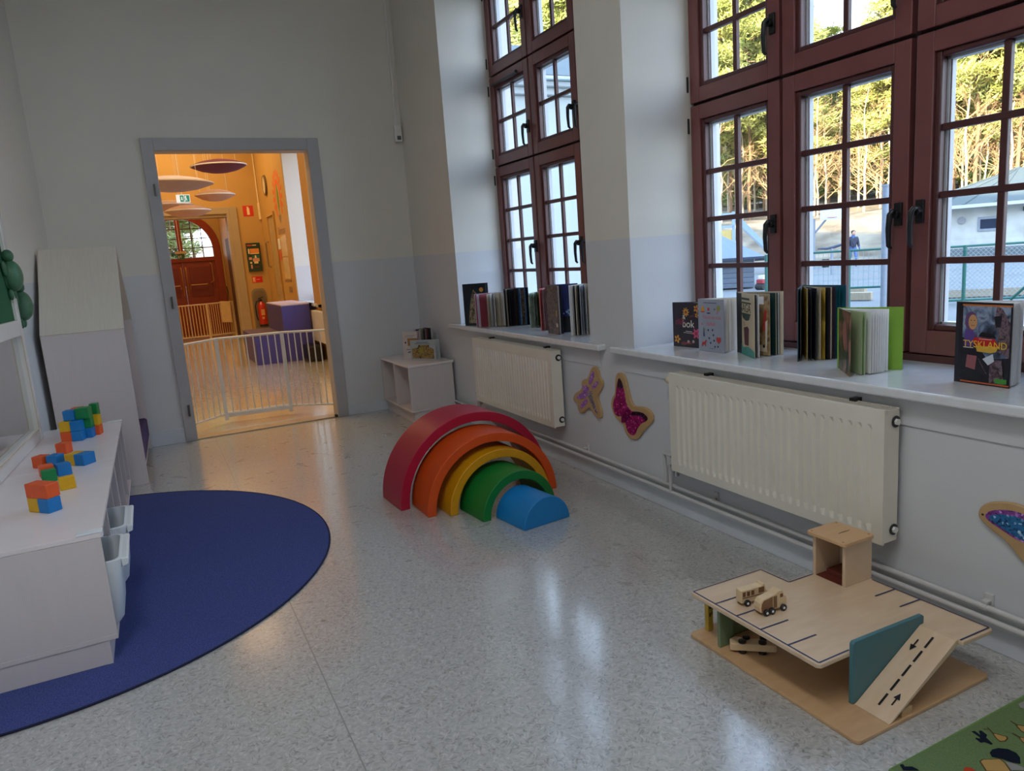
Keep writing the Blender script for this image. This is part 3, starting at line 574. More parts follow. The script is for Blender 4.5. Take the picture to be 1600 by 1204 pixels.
# supports between the floors
OG = mat('sage_paint', (120, 138, 104), .5); YE = mat('pump_yellow', (214, 178, 70), .5)
MB().box(1.588, 1.65, 1.786, 1.80, .012, GB).box(1.65, 1.80, 1.822, 1.836, .012, .075).build('sage_wall', OG, t, bevel=.003)
m = MB(); m.box(1.630, 1.655, 1.893, 1.912, .012, GB).build('yellow_post', YE, t, bevel=.003)
P = Print((1.6295, 1.893, .012), (1, 0, 0), (0, 0, 1), .0006); P.rect(.005, .02, .085, .12, M['black']); P.rect(.006, .012, .055, .07, M['black']); P.rect(.015, .019, .06, .072, M['black']); P.build('printed_pump', t)
MB().box(1.97, 2.13, 1.50, 1.515, .012, GB).build('rear_support', M['ply2'], t, bevel=.002)
# ramp with teal side wall
m = MB(); m.prism([(1.700, .0125), (1.712, .0125), (2.003, GT-.015), (2.003, GT+.001), (1.99, GT+.0005)], lambda a, b, q: (a, q, b), 1.226, 1.340); m.build('ramp', M['ply'], t, bevel=.0015)
MB().box(1.76, 1.80, 1.228, 1.237, .012, .036).build('ramp_block', M['plyedge'], t)
TE = mat('teal_paint', (72, 122, 132), .42, vary=.03)
m = MB(); m.prism([(1.692, .0125), (1.712, .0125), (2.01, .168), (2.012, .2), (2.004, .207), (1.70, .213), (1.692, .207)], lambda a, b, q: (a, q, b), 1.341, 1.355); m.build('ramp_wall', TE, t, bevel=.003, seg=3)
du = Vector((.29, 0, GT-.0125)).normalized()
P = Print(Vector((1.700, 1.226, .0128)), du, (0, 1, 0), .0012)
Lr = math.hypot(.29, GT-.0125)
for k in range(5): a = .036+k*.058; P.rect(a, a+.045, .054, .061, M['black'])
def arrow(a, b, d):
    P.rect(min(a, a+d*.028), max(a, a+d*.028), b-.0022, b+.0022, M['black']); P.poly([(a+d*.046, b), (a+d*.024, b+.010), (a+d*.024, b-.010)][::1 if d > 0 else -1], M['black'])
arrow(.055, .028, 1); arrow(.285, .088, -1)
P.build('road_markings', t)
# lift tower
MB().box(2.012, 2.147, 1.630, 1.643, GT, .335).box(2.012, 2.147, 1.755, 1.768, GT, .335).box(2.135, 2.147, 1.643, 1.755, GT, .335).build('tower_wall', M['ply'], t, bevel=.002)
MB().prism(rr(1.988, 2.140, 1.614, 1.776, .01), flat, .3355, .348).build('tower_roof', mat('plywood_roof', (216, 174, 128), .42, vary=.025, scale=4, stretch=(2, 7, 2), coat=.2), t, bevel=.002)
P = Print((0, 0, .348), (1, 0, 0), (0, 1, 0), .0005); P.line((2.05, 1.69), (2.105, 1.69), .003, M['black'])
for x, y in ((2.0, 1.63), (2.0, 1.762), (2.125, 1.628), (2.125, 1.762)): P.disc(x, y, .004, mat('dowel_end', (170, 110, 70), .6))
P.build('printed_line', t)
MB().box(2.014, 2.134, 1.644, 1.754, GT+.0004, GT+.0035).box(2.05, 2.13, 1.67, 1.74, GT+.004, GT+.022).build('lift_floor', mat('lift_red_brown', (104, 44, 32), .5), t, bevel=.001)

def toy_vehicle(name, label, loc, rz, prof, prof2, windows, wheels, wr, wid=.032, tilt=None):
    v = thing(name, label, 'toy car', loc, rz)
    fn = lambda a, b, q: (a, q, b)
    m = MB(); m.prism(prof, fn, -wid/2, wid/2); m.build('body', M['toy'], v, bevel=.003, seg=2, world=False)
    for p in prof2:
        m = MB(); m.prism(p, fn, -wid/2-.0006, wid/2+.0006); m.build('panel', M['toydark'], v, world=False)
    for p in windows:
        m = MB(); m.prism(p, fn, -wid/2-.0009, wid/2+.0009); m.build('window', mat('toy_window', (128, 86, 58), .5), v, world=False)
    for x in wheels:
        for s in (-1, 1):
            T = Matrix.Rotation(math.pi/2, 4, 'X')
            m = MB(); m.lathe([(wr*.55, 0), (wr*.92, .001), (wr, .003), (wr, .007), (wr*.9, .009), (wr*.55, .009)], (x, s*(wid/2+.004)+.0045, wr), 20, T)
            w_ = m.build('wheel', M['black'], v, smooth=True, world=False)
            m = MB(); m.lathe([(wr*.42, 0), (wr*.42, .010), (wr*.3, .0125)], (x, s*(wid/2+.004)+(.006 if s < 0 else -.006), wr), 14, T if s < 0 else T.inverted()); m.build('hub', M['white'], w_, world=False)
    return v
def rbox(x0, x1, z0, z1): return [(x0, z0), (x1, z0), (x1, z1), (x0, z1)]
toy_vehicle('toy_dump_truck', 'wooden toy lorry with round backed load, nearer of the two on the garage top', (1.688, 1.655, GT), R(-3),
    [(-.052, .012), (-.056, .03), (-.054, .046), (-.044, .057), (-.02, .06), (.005, .064), (.018, .072), (.034, .072), (.041, .066), (.043, .052), (.054, .048), (.057, .034), (.056, .012)],
    [[(-.050, .016), (-.052, .03), (-.049, .044), (-.041, .053), (-.02, .056), (-.004, .059), (-.004, .016)], rbox(-.001, .014, .016, .058)],
    [rbox(.027, .039, .048, .06)], (-.034, -.011, .037), .0115)
toy_vehicle('toy_bus', 'wooden toy bus with a row of windows, farther of the two on the garage top', (1.683, 1.735, GT), R(-8),
    [(-.050, .01), (-.050, .056), (.03, .058), (.034, .066), (.044, .064), (.047, .05), (.049, .04), (.057, .036), (.057, .01)],
    [[(-.046, .028), (.05, .028), (.05, .031), (-.046, .031)], rbox(.018, .04, .036, .055)],
    [rbox(-.045, -.034, .034, .05), rbox(-.028, -.017, .034, .05), rbox(-.011, .0, .034, .05)], (-.030, .034), .0115)
# carrier lying on its side under the deck
v = thing('toy_carrier', 'pale wooden toy vehicle lying on its side under the garage deck', 'toy car', (1.668, 1.715, .012), R(-40))
m = MB(); m.prism([(-.075, -.018), (-.07, -.024), (.066, -.024), (.075, -.02), (.075, .012), (.05, .012), (.045, .018), (-.035, .018), (-.04, .026), (-.06, .026), (-.075, .01)], lambda a, b, q: (a, b, q), .010, .036); m.build('body', M['toy'], v, bevel=.003, world=False)
for x in (-.035, .03):
    for z in (.0, .036):
        m = MB(); m.lathe([(.008, 0), (.0135, .002), (.0135, .008), (.008, .010)], (x, -.015, z), 18); m.build('wheel', M['black'], v, smooth=True, world=False)
m = MB()
for x in (-.02, .035): m.lathe([(.008, 0), (.0125, .002), (.0125, .008), (.008, .010)], (x, .012, .0365), 16)
m.build('loaded_wheel', M['black'], v, smooth=True, world=False)

# ------------------------------------------------------------------ low white cabinets with tubs
ZT = .513
def low_cabinet(name, label, y0, y1, divs, capy):
    t = thing(name, label, 'cabinet', (-.48, (y0+y1)/2, 0))
    xf = lambda y: -.273+.004*(y-2.93)
    pf, pb = -.29, lambda y: max(wl(y)+.012, -.775)
    pts = [(xf(y0)+.004, y0), (xf(y1)+.004, y1), (pb(y1), y1), (pb(y0), y0)]
    MB().prism(pts, flat, ZT-.018, ZT).build('top', M['lamtop'], t, bevel=.002)
    MB().prism([(xf(y0), y0), (xf(y1), y1), (pb(y1), y1), (pb(y0), y0)], flat, .10, .118).build('bottom_panel', M['lam'], t, bevel=.001)
    for y in divs: MB().box(-.74 if y < 4.5 else -.69, xf(y), y, y+.017, .118, ZT-.0185).build('side_panel', M['lam'], t, bevel=.001)
    m = MB(); m.prism([(pb(y0), y0+.02), (pb(y1), y1-.02), (pb(y1)+.012, y1-.02), (pb(y0)+.012, y0+.02)], flat, .118, ZT-.0185); m.build('back_panel', M['lam'], t)
    xa, xb = pb(y0)+.02, xf(y0)-.03
    m = MB(); m.box(xa+.04, xb-.018, y0+.004, y0+.02, .0075, .0995).box(xb-.018, xb, y0+.002, y1-.004, .0075, .0995); m.build('plinth', M['lam'], t, bevel=.001)
    if capy is not None:
        m = MB(); x = xf(capy); s = 1 if capy < 4 else -1
        m.box(x-.075, x+.008, capy-.006*s if s > 0 else capy-.04, capy+.04 if s > 0 else capy+.006, ZT-.0, ZT+.006); m.box(x+.003, x+.009, min(capy, capy+.04*s), max(capy, capy+.04*s), ZT-.02, ZT+.005)
        m.build('corner_guard', mat('clear_guard', (236, 240, 244), .2), t, bevel=.003, seg=3)
    return t
low_cabinet('storage_cabinet', 'near low white cabinet with two white tubs, corner nearest the camera', 2.93, 4.12, (2.931, 3.335, 3.72, 4.102), 2.935)
low_cabinet('storage_cabinet.001', 'far low white cabinet with empty open compartments before the house nook', 4.125, 5.30, (4.126, 4.53, 4.91, 5.282), 5.295)
def tub(name, label, y0, y1, xs):
    t = thing(name, label, 'storage tub', ((xs-.17), (y0+y1)/2, .125))
    zr = .385; m = MB()
    a0, a1, b0, b1 = xs-.36, xs, y0, y1; tp = .022
    def ring(z, e, r=.03): return [(x, y, z) for x, y in rr(a0+e, a1-e, b0+e, b1-e, r)]
    k = len(ring(0, 0)); L = [ring(zr, -.004), ring(zr-.03, .0), ring(.15, tp), ring(.126, tp+.016), ]
    I = [ring(zr+.002, .008), ring(.16, tp+.006), ring(.135, tp+.02)]
    vs = []; 
    seq = L[::-1]+I
    for q in seq: vs += q
    fs = [(i*k+j, i*k+(j+1) % k, (i+1)*k+(j+1) % k, (i+1)*k+j) for i in range(len(seq)-1) for j in range(k)]+[list(range(k))[::-1], list(range((len(seq)-1)*k, len(seq)*k))]
    m.add(vs, fs); m.build('tub_body', M['plastic'], t, smooth=True)
    m = MB(); m.prism([(a1+.001, zr-.034), (a1+.022, zr-.028), (a1+.026, zr-.004), (a1+.018, zr), (a1+.001, zr)], lambda p, q, k: (p, k, q), b0+.012, b1-.012); m.build('handle_lip', M['plastic'], t, bevel=.004, seg=3)
    return t
tub('storage_tub', 'white plastic tub in the first compartment of the near cabinet', 2.965, 3.285, -.225)
tub('storage_tub.001', 'white plastic tub in the second compartment of the near cabinet', 3.37, 3.70, -.215)

# toy blocks on the cabinet top
BO = mat('block_orange', (232, 92, 36), .5, vary=.04, scale=30); BB_ = mat('block_blue', (14, 122, 196), .5, vary=.04, scale=30)
BY = mat('block_yellow', (228, 176, 16), .5, vary=.04, scale=30); BG = mat('block_green', (6, 132, 70), .5, vary=.04, scale=30)
CN = {'o': ('orange', BO), 'b': ('blue', BB_), 'y': ('yellow', BY), 'g': ('green', BG)}
def block(c, x, y, z, sx, sy, sz, rz, where, first=[0]):
    nm, mm = CN[c]
    o = thing('toy_block' if first[0] == 0 else 'toy_block.%03d' % first[0], '%s wooden toy block %s' % (nm, where), 'toy block', (x, y, z), R(rz), 'wooden toy blocks on the low cabinets')
    first[0] += 1
    MB().box(-sx/2, sx/2, -sy/2, sy/2, 0, sz).build('body', mm, o, bevel=.003, world=False)
    return o
Z0 = ZT+.0003; E_ = .058
# nearest stack: front corner points at the camera
def loc(ox, oy, rz, a, b): c, s = math.cos(R(rz)), math.sin(R(rz)); return ox+a*c-b*s, oy+a*s+b*c
OX, OY, RZ = -.466, 3.317, -48
x, y = loc(OX, OY, RZ, -.029, .029); block('b', x, y, Z0, E_, E_, E_, RZ, 'right hand bottom of the nearest stack, under the orange one')
x, y = loc(OX, OY, RZ, -.029-.060, .029); block('y', x, y, Z0, E_, E_, E_, RZ, 'left hand bottom of the nearest stack, under the orange one')
x, y = loc(OX, OY, RZ, -.060, .031); block('o', x, y, Z0+E_+.0004, .118, E_, E_, RZ+2, 'long, lying across the nearest stack of three')
block('y', -.430, 3.68, Z0, .062, .03, .058, 12, 'flat faced, alone just behind the nearest stack')
block('g', -.519, 3.89, Z0, .06, .04, .056, 10, 'left of the lone yellow block, before an orange one')
block('b', -.470, 3.985, Z0, .058, .058, .056, 18, 'behind the green block, between it and the yellow one')
block('o', -.540, 4.0, Z0, .058, .06, .056, 14, 'half hidden behind the low green block')
block('b', -.522, 4.21, Z0, .058, .058, .058, -35, 'touching the leftmost orange block, middle of the row')
block('o', -.586, 4.24, Z0, .058, .058, .058, -38, 'leftmost of the loose row, nearest the mirror')
block('o', -.510, 4.50, Z0, .058, .058, .058, -28, 'alone right before the tall far stack')
x, y = loc(-.395, 4.09, -42, -.029, .04); block('b', x, y, Z0, E_, .075, E_, -42, 'long, rightmost of the loose row by the cabinet edge')
x, y = loc(-.395, 4.09, -42, -.029-.059, .04); block('y', x, y, Z0, E_, .075, E_, -42, 'left of the rightmost blue block, touching it')
OX, OY, RZ = -.47, 4.79, -15
def pile(c, i, j, k, where, sx=1, sy=1, sz=1, dx=0, dy=0):
    q = .0592; x, y = loc(OX, OY, RZ, (i+.5)*q+dx-.03, (j+.5)*q+dy); block(c, x, y, Z0+k*(q-.0008), sx*E_, sy*E_, sz*E_, RZ, where)
pile('b', 0, 0, 0, 'bottom front of the tall far stack'); pile('o', -1, .1, 0, 'bottom left of the tall far stack'); pile('b', .55, 1.02, 0, 'second in the bottom row of the tall far stack, right side')
pile('o', .9, 2.06, 0, 'bottom row of the tall far stack, before the tall green block')
pile('y', -1, .15, 1, 'middle left of the tall far stack'); pile('b', 0, .05, 1, 'middle front of the tall far stack'); pile('g', .55, 1.07, 1, 'middle row of the tall far stack, right side'); pile('y', .9, 2.1, 1, 'middle row of the tall far stack, before the tall green block')
pile('b', -.65, .55, 2, 'top left of the tall far stack'); pile('g', .45, .9, 2, 'big, top right of the tall far stack', 1.25, 1.1, 1.1); pile('o', -.4, 1.9, 2, 'topmost at the back of the tall far stack')
pile('o', -.6, 1.15, 1, 'inside the middle row of the tall far stack', 1, 1, 1); pile('y', -.6, 1.15, 0, 'inside the bottom row of the tall far stack', 1, 1, 1); pile('g', -.4, 2.2, 0, 'at the back of the bottom row, tall far stack'); pile('b', -.4, 2.2, 1, 'at the back of the middle row, tall far stack')
pile('g', .78, 2.92, 0, 'tall upright, at the right end of the far stack', .75, .75, 3.1)

# ------------------------------------------------------------------ framed mirror with green board on the left wall
a = math.atan2(.055, 1)
t = thing('framed_mirror', 'long white framed mirror with green felt board above the cabinets', 'mirror', (wl(5.06)+.006, 5.06, ZT), -a)
# local: +x out of the wall, -y towards the camera
def mbx(nm, x0, x1, y0, y1, z0, z1, mm, bv=.004): return MB().box(x0, x1, y0, y1, z0, z1).build(nm, mm, t, bevel=bv, world=False)
mbx('frame_rail', .012, .040, -2.6, -.066, .001, .075, M['white']); mbx('frame_rail', .012, .040, -2.6, -.066, .62, .71, M['white']); mbx('frame_rail', .012, .04, -2.6, -.066, 1.34, 1.42, M['white'])
mbx('frame_stile', .010, .042, -.065, 0, .001, 1.42, M['white']); mbx('back_board', 0, .010, -2.6, .004, .001, 1.42, M['white'], .002)
mi = mat('mirror_glass', (225, 228, 226), .015, metal=1, vary=.005)
mbx('mirror_panel', .0125, .016, -2.6, -.066, .076, .619, mi, 0); mbx('felt_board', .0125, .024, -2.6, -.066, .711, 1.339, mat('green_felt', (40, 104, 70), .95, vary=.06, scale=80), 0)
MB().box(.040, .044, -2.6, -.066, .068, .075).box(.040, .044, -.071, -.066, .075, .62).build('gilt_bead', mat('cream_bead', (214, 196, 168), .5), t, world=False)
# turtle shaped wall ornaments
TG = mat('turtle_green', (62, 112, 82), .5, vary=.06, scale=30); TG2 = mat('turtle_shell_green', (74, 122, 92), .45, vary=.06, scale=30)
def turtle(name, label, p, tilt=0):
    o = thing(name, label, 'wall ornament', p, -a)
    T = Matrix.Rotation(R(tilt), 4, 'X')
    def e(nm, c, r, mm, rot=None):
        m = MB(); m.ell(T @ Vector(c), r, 18, 12, (T @ rot) if rot is not None else T); return m.build(nm, mm, o, smooth=True, world=False)
    e('shell', (.030, 0, 0), (.052, .075, .088), TG2); e('belly', (.006, 0, 0), (.016, .072, .08), TG)
    e('head', (.026, .0, .112), (.030, .032, .036), TG)
    for s in (-1, 1):
        e('flipper', (.014, s*.075, .045), (.014, .03, .05), TG, Matrix.Rotation(R(-28*s), 4, 'X')); e('leg', (.014, s*.034, -.10), (.014, .016, .032), TG)
    return o
turtle('turtle_ornament', 'dark green turtle ornament, upper of two, on the corner of the green board', (wl(4.99)+.03, 4.99, 1.47), 4)
turtle('turtle_ornament.001', 'dark green turtle ornament, lower of two, on the wall beside the mirror frame', (wl(5.25)+.006, 5.25, 1.295), 2)

# ------------------------------------------------------------------ house shaped reading nook
t = thing('reading_nook', 'tall white house shaped reading nook with sloping roof in the corner', 'reading nook', (-.4, 6.15, 0), 0)
sk = lambda x, y: (x+.0275*(y-5.55), y)
def skew(x0, x1, y0, y1, z0, z1):
    p = [sk(x0, y0), sk(x1, y0), sk(x1, y1), sk(x0, y1)]; m = MB(); m.prism(p, flat, z0, z1); return m
xl, xr = -.648, -.167
skew(xl, xr, 5.55, 5.568, .0005, 1.085).build('front_wall', M['lam'], t, bevel=.001)
skew(xl, xr, 6.712, 6.73, .0005, 1.085).build('rear_wall', M['lam'], t, bevel=.001)
def roof_p(yA, zA, yB, zB, th):
    m = MB(); n = Vector((0, -(zB-zA), (yB-yA))).normalized()*th
    if n.z < 0: n = -n
    vs = []
    for x in (xl-.0, xr+.004):
        for (y, z) in ((yA, zA), (yB, zB), (yB-n.y, zB-n.z), (yA-n.y, zA-n.z)): q = sk(x, y); vs.append((q[0], q[1], z))
    m.add(vs, [(0, 1, 2, 3), (4, 7, 6, 5), (0, 4, 5, 1), (1, 5, 6, 2), (2, 6, 7, 3), (3, 7, 4, 0)]); return m
M['lamroof'] = mat('roof_laminate', (222, 214, 200), .45, vary=.03, scale=6, stretch=(14, 1, 1))
roof_p(5.545, 1.088, 6.14, 1.652, .018).build('roof_panel', M['lamroof'], t, bevel=.001); roof_p(6.735, 1.088, 6.14, 1.652, .018).build('roof_panel', M['lamroof'], t, bevel=.001)
m = MB(); m.prism([(5.57, .0005), (6.71, .0005), (6.71, 1.08), (6.14, 1.62), (5.57, 1.08)], lambda p, q, k: (k, p, q), xl+.004, xl+.018); m.build('side_wall', M['lam'], t)
skew(xl+.02, xr-.01, 5.57, 6.71, .09, .108).build('seat_panel', M['lam'], t)
t = thing('nook_cushion', 'dark violet cushion lying inside the house shaped nook', 'cushion', (-.4, 6.14, .109))
skew(xl+.03, xr-.006, 5.585, 6.70, .1085, .27).build('cover', mat('violet_fabric', (74, 60, 112), .85, vary=.1, scale=60), t, bevel=.02, seg=3)

# ------------------------------------------------------------------ corner cubby cabinet
t = thing('cubby_cabinet', 'low white cubby cabinet in the far corner under three books', 'cabinet', (2.1, 6.33, 0))
x0, x1, y0, y1 = 1.898, 2.312, 5.915, 6.735
MB().box(x0-.004, x1, y0-.008, y1, .4935, .5125).build('top', M['lamtop'], t, bevel=.002)
for y in (y0, 6.33, y1-.018): MB().box(x0+.004, x1-.006, y, y+.018, .118, .493).build('side_panel', M['lam'], t, bevel=.001)
MB().box(x0+.003, x1-.006, y0, y1, .1, .118).build('bottom_panel', M['lam'], t, bevel=.001)
MB().box(x1-.018, x1-.006, y0+.018, y1-.018, .1185, .493).build('back_panel', M['lam'], t)
MB().box(x0+.03, x0+.048, y0+.02, y1-.01, .0005, .0995).box(x0+.048, x1-.04, y0+.012, y0+.03, .0005, .0995).build('plinth', M['lam'], t)
MB().box(x1-.045, x1+.004, y0-.012, y0+.03, .505, .517).build('corner_guard', M['white'], t, bevel=.003)
def toyfig(name, label, x, y, z):
    o = thing(name, label, 'toy', (x, y, z)); mm = mat('dark_maroon_toy', (52, 22, 30), .5)
    m = MB(); m.ell((0, 0, .028), (.05, .04, .028)); m.build('body', mm, o, smooth=True, world=False)
    m = MB(); m.lathe([(.026, .045), (.03, .07), (.018, .095), (.01, .13)], (0, 0, 0), 14); m.build('neck', mm, o, smooth=True, world=False)
    return o
toyfig('maroon_toy', 'small dark maroon toy in the far opening of the cubby cabinet', 1.99, 6.42, .1185)
o = thing('dark_toy', 'low dark toy in the near opening of the cubby cabinet', 'toy', (1.99, 6.05, .1185)); m = MB(); m.ell((0, 0, .022), (.045, .05, .022)); m.build('body', M['black'], o, smooth=True, world=False); m = MB(); m.ell((.0, .04, .03), (.02, .02, .02)); m.build('head', M['black'], o, smooth=True, world=False)
# alarm sensor in the corner
t = thing('wall_sensor', 'small white motion sensor on its cable duct in the far corner', 'sensor', (2.305, 6.735, 2.55))
MB().box(2.252, 2.318, 6.705, 6.745, 2.475, 2.625).build('housing', M['white'], t, bevel=.006)
MB().box(2.268, 2.304, 6.702, 6.7055, 2.49, 2.525).build('lens', mat('smoked_lens', (80, 84, 88), .3), t)
MB().box(2.276, 2.294, 6.742, 6.759, 2.625, 4.39).build('cable_duct', M['white'], t, bevel=.002)

# ------------------------------------------------------------------ books standing open
PW = mat('page_white', (232, 230, 228), .7, vary=.02); PC = mat('page_cream', (214, 200, 176), .7, vary=.03); PK = mat('page_dark', (34, 34, 44), .5, vary=.1)
def book(name, label, group, S, z0, h, w, aF, aB, pages, cF, cB=None, cS=None, inF=None, wB=None):
    """S = spine foot, aF/aB = directions of the two covers in degrees (aF < aB), pages = (angle, width factor, material[, thickness])"""
    t = thing(name, label, 'book', (S[0], S[1], z0), 0, group)
    def board(nm, ang, ww, th, side, mm, parent, hh=h, zz=0.0003):
        d = Vector((math.cos(R(ang)), math.sin(R(ang)), 0)); n = Vector((d.y, -d.x, 0))*side      # side 1 = clockwise of the direction
        o_ = Vector((S[0], S[1], z0+zz)); vs = []
        for p in (o_+d*.004, o_+d*ww, o_+d*ww+n*th, o_+d*.004+n*th): vs += [p, p+Vector((0, 0, hh))]
        m = MB(); m.add(vs, [(0, 2, 4, 6), (1, 7, 5, 3), (0, 1, 3, 2), (2, 3, 5, 4), (4, 5, 7, 6), (6, 7, 1, 0)]); return m.build(nm, mm, parent)
    f = board('front_cover', aF, w, .0028, 1, cF, t)
    b = board('back_cover', aB, wB or w, .0028, -1, cB or cF, t)
    dF = Vector((math.cos(R(aF)), math.sin(R(aF)), 0)); nF = Vector((dF.y, -dF.x, 0)); dB = Vector((math.cos(R(aB)), math.sin(R(aB)), 0)); nB = Vector((-dB.y, dB.x, 0))
    s0 = Vector((S[0], S[1], z0+.0003)); bk = -(dF+dB).normalized()*.004
    p = [s0+dF*.006+nF*.0028, s0+nF*.004+bk, s0+nB*.004+bk, s0+dB*.006+nB*.0028, s0+dB*.004, s0+dF*.004]
    m = MB(); m.add([q for q in p]+[q+Vector((0, 0, h)) for q in p], [list(range(6))[::-1], list(range(6, 12))]+[(i, (i+1) % 6, 6+(i+1) % 6, 6+i) for i in range(6)]); m.build('spine', cS or cF, t)
    for pg in pages: board('page', pg[0], (w-.006)*pg[1], pg[3] if len(pg) > 3 else .0009, 1, pg[2], t, h-.007, .0035)
    if inF: 
        board('endpaper', aF+.2, w-.003, .0004, -1, inF, t, h-.004, .0023)
    # print frame on the outer face of the front cover, lower left corner as one looks at it
    u = Vector((0, 0, 1)).cross(nF)
    org = s0+nF*.0028+(dF*w if u.dot(dF) < 0 else Vector((0, 0, 0)))
    return t, f, Print(org, u, (0, 0, 1)), org, u, nF
def fan(a, b, n, mats, w0=.95, th=.0009): return [(a+(b-a)*i/(max(1, n-1)), w0, mats[i % len(mats)], th) for i in range(n)]
ZK = ZS+.0004
GB_, GS_ = 'picture books on the wide window sill', 'picture books on the far window sill'
# dark floral book
DK = mat('cover_charcoal', (50, 42, 52), .4, vary=.1); ORG = flatc((226, 158, 52)); PNK = flatc((214, 84, 124)); CRM = flatc((226, 220, 206)); BRN = flatc((120, 74, 50)); MAG = flatc((150, 50, 74)); OLV = flatc((96, 92, 60))
t, f, P, og, u, n = book('picture_book', 'small dark picture book with orange and pink flowers, farthest on the wide sill', GB_, (2.512, 3.128), ZK, .235, .185, -84, -62, fan(-80, -66, 5, [PW]), DK, inF=PW)
P.flower(.09, .185, .025, ORG, BRN, 9); P.flower(.165, .205, .022, ORG, MAG, 5); P.flower(.166, .17, .014, ORG, BRN, 5); P.flower(.160, .075, .030, PNK, MAG, 6); P.flower(.025, .04, .024, ORG, BRN, 5)
for x, y in ((.105, .03), (.14, .032)): P.flower(x, y, .009, CRM, MAG, 5)
for i in range(14): P.line((.055+.01*math.sin(i*1.7)+.002*i, .008+.004*(i % 5)), (.06+.006*i, .02+.003*(i % 4)), .003, MAG if i % 2 else OLV)
for i in range(3): P.line((.03, .145-.01*i), (.075, .15-.01*i), .003, MAG)
P.line((.09, .085), (.135, .083), .003, CRM); P.line((.075, .078), (.135, .074), .002, CRM); P.line((.12, .165), (.15, .172), .003, BRN); P.line((.12, .16), (.15, .166), .002, MAG)
P.build('cover_print', f); text_part('min', .05, MAG, f, og+u*.05+Vector((0, 0, .132)), u, (0, 0, 1)); text_part('bok', .055, CRM, f, og+u*.105+Vector((0, 0, .122)), u, (0, 0, 1)); text_part('&', .035, CRM, f, og+u*.075+Vector((0, 0, .158)), u, (0, 0, 1))
# grey book of small pictures
GC = mat('cover_grey_lilac', (158, 164, 180), .4, vary=.03); NVY = flatc((42, 58, 96)); RED = flatc((196, 62, 60)); SAL = flatc((206, 112, 116)); GRN = flatc((150, 160, 70)); TUR = flatc((60, 110, 140))
t, f, P, og, u, n = book('picture_book.001', 'light grey picture book with red lettering and tiny pictures, beside the dark floral one', GB_, (2.483, 2.89), ZK, .262, .181, -91, -50, fan(-82, -54, 8, [PW, PW, PC]), GC, PW, inF=PW)
P.rect(.035, .13, .242, .245, NVY); P.poly([(.015, .2), (.042, .2), (.036, .222), (.029, .232), (.022, .222)], ORG); P.rect(.014, .043, .196, .201, RED); P.rect(.06, .085, .19, .196, NVY); P.disc(.072, .212, .008, RED); P.disc(.145, .22, .012, GRN); P.line((.14, .21), (.135, .19), .006, SAL); P.disc(.117, .213, .004, NVY)
P.poly([(.03, .075), (.042, .075), (.037, .118), (.033, .118)], NVY); P.disc(.045, .112, .005, GRN); P.disc(.022, .137, .006, SAL)
for x, y in ((.068, .108), (.10, .11), (.106, .085), (.11, .058), (.116, .028), (.138, .03), (.075, .068), (.085, .045)): P.disc(x, y, .0055, NVY, 8)
P.poly([(.128, .07), (.16, .07), (.16, .06), (.144, .043), (.128, .06)], RED); P.disc(.136, .07, .008, RED, 10); P.disc(.152, .07, .008, RED, 10); P.disc(.148, .12, .01, GC)
P.poly([(.018, .03), (.024, .045), (.042, .048), (.05, .06), (.058, .055), (.052, .045), (.05, .024), (.045, .024), (.043, .035), (.03, .034), (.026, .024), (.02, .024)], RED)
P.rect(.075, .11, .017, .0185, NVY)
P.build('cover_print', f); text_part('Turen ett tral', .024, SAL, f, og+u*.092+Vector((0, 0, .172)), u, (0, 0, 1)); text_part('ballad', .028, SAL, f, og+u*.088+Vector((0, 0, .14)), u, (0, 0, 1))
# cream and teal fairy book
CT = mat('cover_cream', (206, 190, 158), .4, vary=.05); TL = mat('cover_petrol', (24, 66, 84), .4, vary=.08); PGN = mat('page_dark_green', (20, 50, 48), .45, vary=.1); PBR = collage('page_brown_art', [(90, 66, 40), (150, 116, 74), (176, 150, 112), (110, 84, 52)])
t, f, P, og, u, n = book('picture_book.002', 'cream fronted picture book with teal foot, its dark pages fanned open', GB_, (2.551, 2.691), ZK, .294, .228, -115, -72.5, [(-112, .98, PK, .006), (-108.5, .98, PW, .004), (-94, .98, PBR), (-93.5, .98, PC), (-85, .97, PGN), (-83.4, .97, PGN), (-81.8, .97, PC), (-79, .97, PGN), (-76, .97, PW), (-75, .97, PK)], CT, PC, TL, inF=PK)
DGN = flatc((40, 66, 58)); PLM = flatc((92, 50, 62)); LTE = flatc((66, 150, 140))
P.poly([(0, 0), (.228, 0), (.228, .03), (.15, .045), (.08, .035), (.03, .07), (0, .1)], LTE); P.rect(0, .012, 0, .294, flatc((40, 80, 96)))
P.rect(.05, .17, .262, .272, DGN); P.rect(.035, .19, .245, .252, DGN)
P.poly([(.06, .2), (.185, .2), (.16, .17), (.12, .165), (.08, .175)], DGN); P.poly([(.1, .05), (.15, .05), (.16, .13), (.14, .14), (.09, .13)], PLM); P.line((.1, .14), (.095, .16), .006, RED)
P.build('cover_print', f); text_part('SAGA', .055, DGN, f, og+u*.115+Vector((0, 0, .222)), u, (0, 0, 1))
P = Print(Vector((2.551, 2.691, ZK)), (math.cos(R(-94)), math.sin(R(-94)), 0), (0, 0, 1), .0013)
P.rect(.10, .18, .24, .276, PW); P.poly([(.17, .12), (.19, .12), (.2, .21), (.185, .215)], RED); P.rect(.02, .2, .02, .05, PC); P.poly([(.19, .05), (.2, .05), (.205, .17), (.19, .16)], CRM)
for x in (.06, .12, .18): P.disc(x, .045, .008, PK)
P.build('page_print', t)
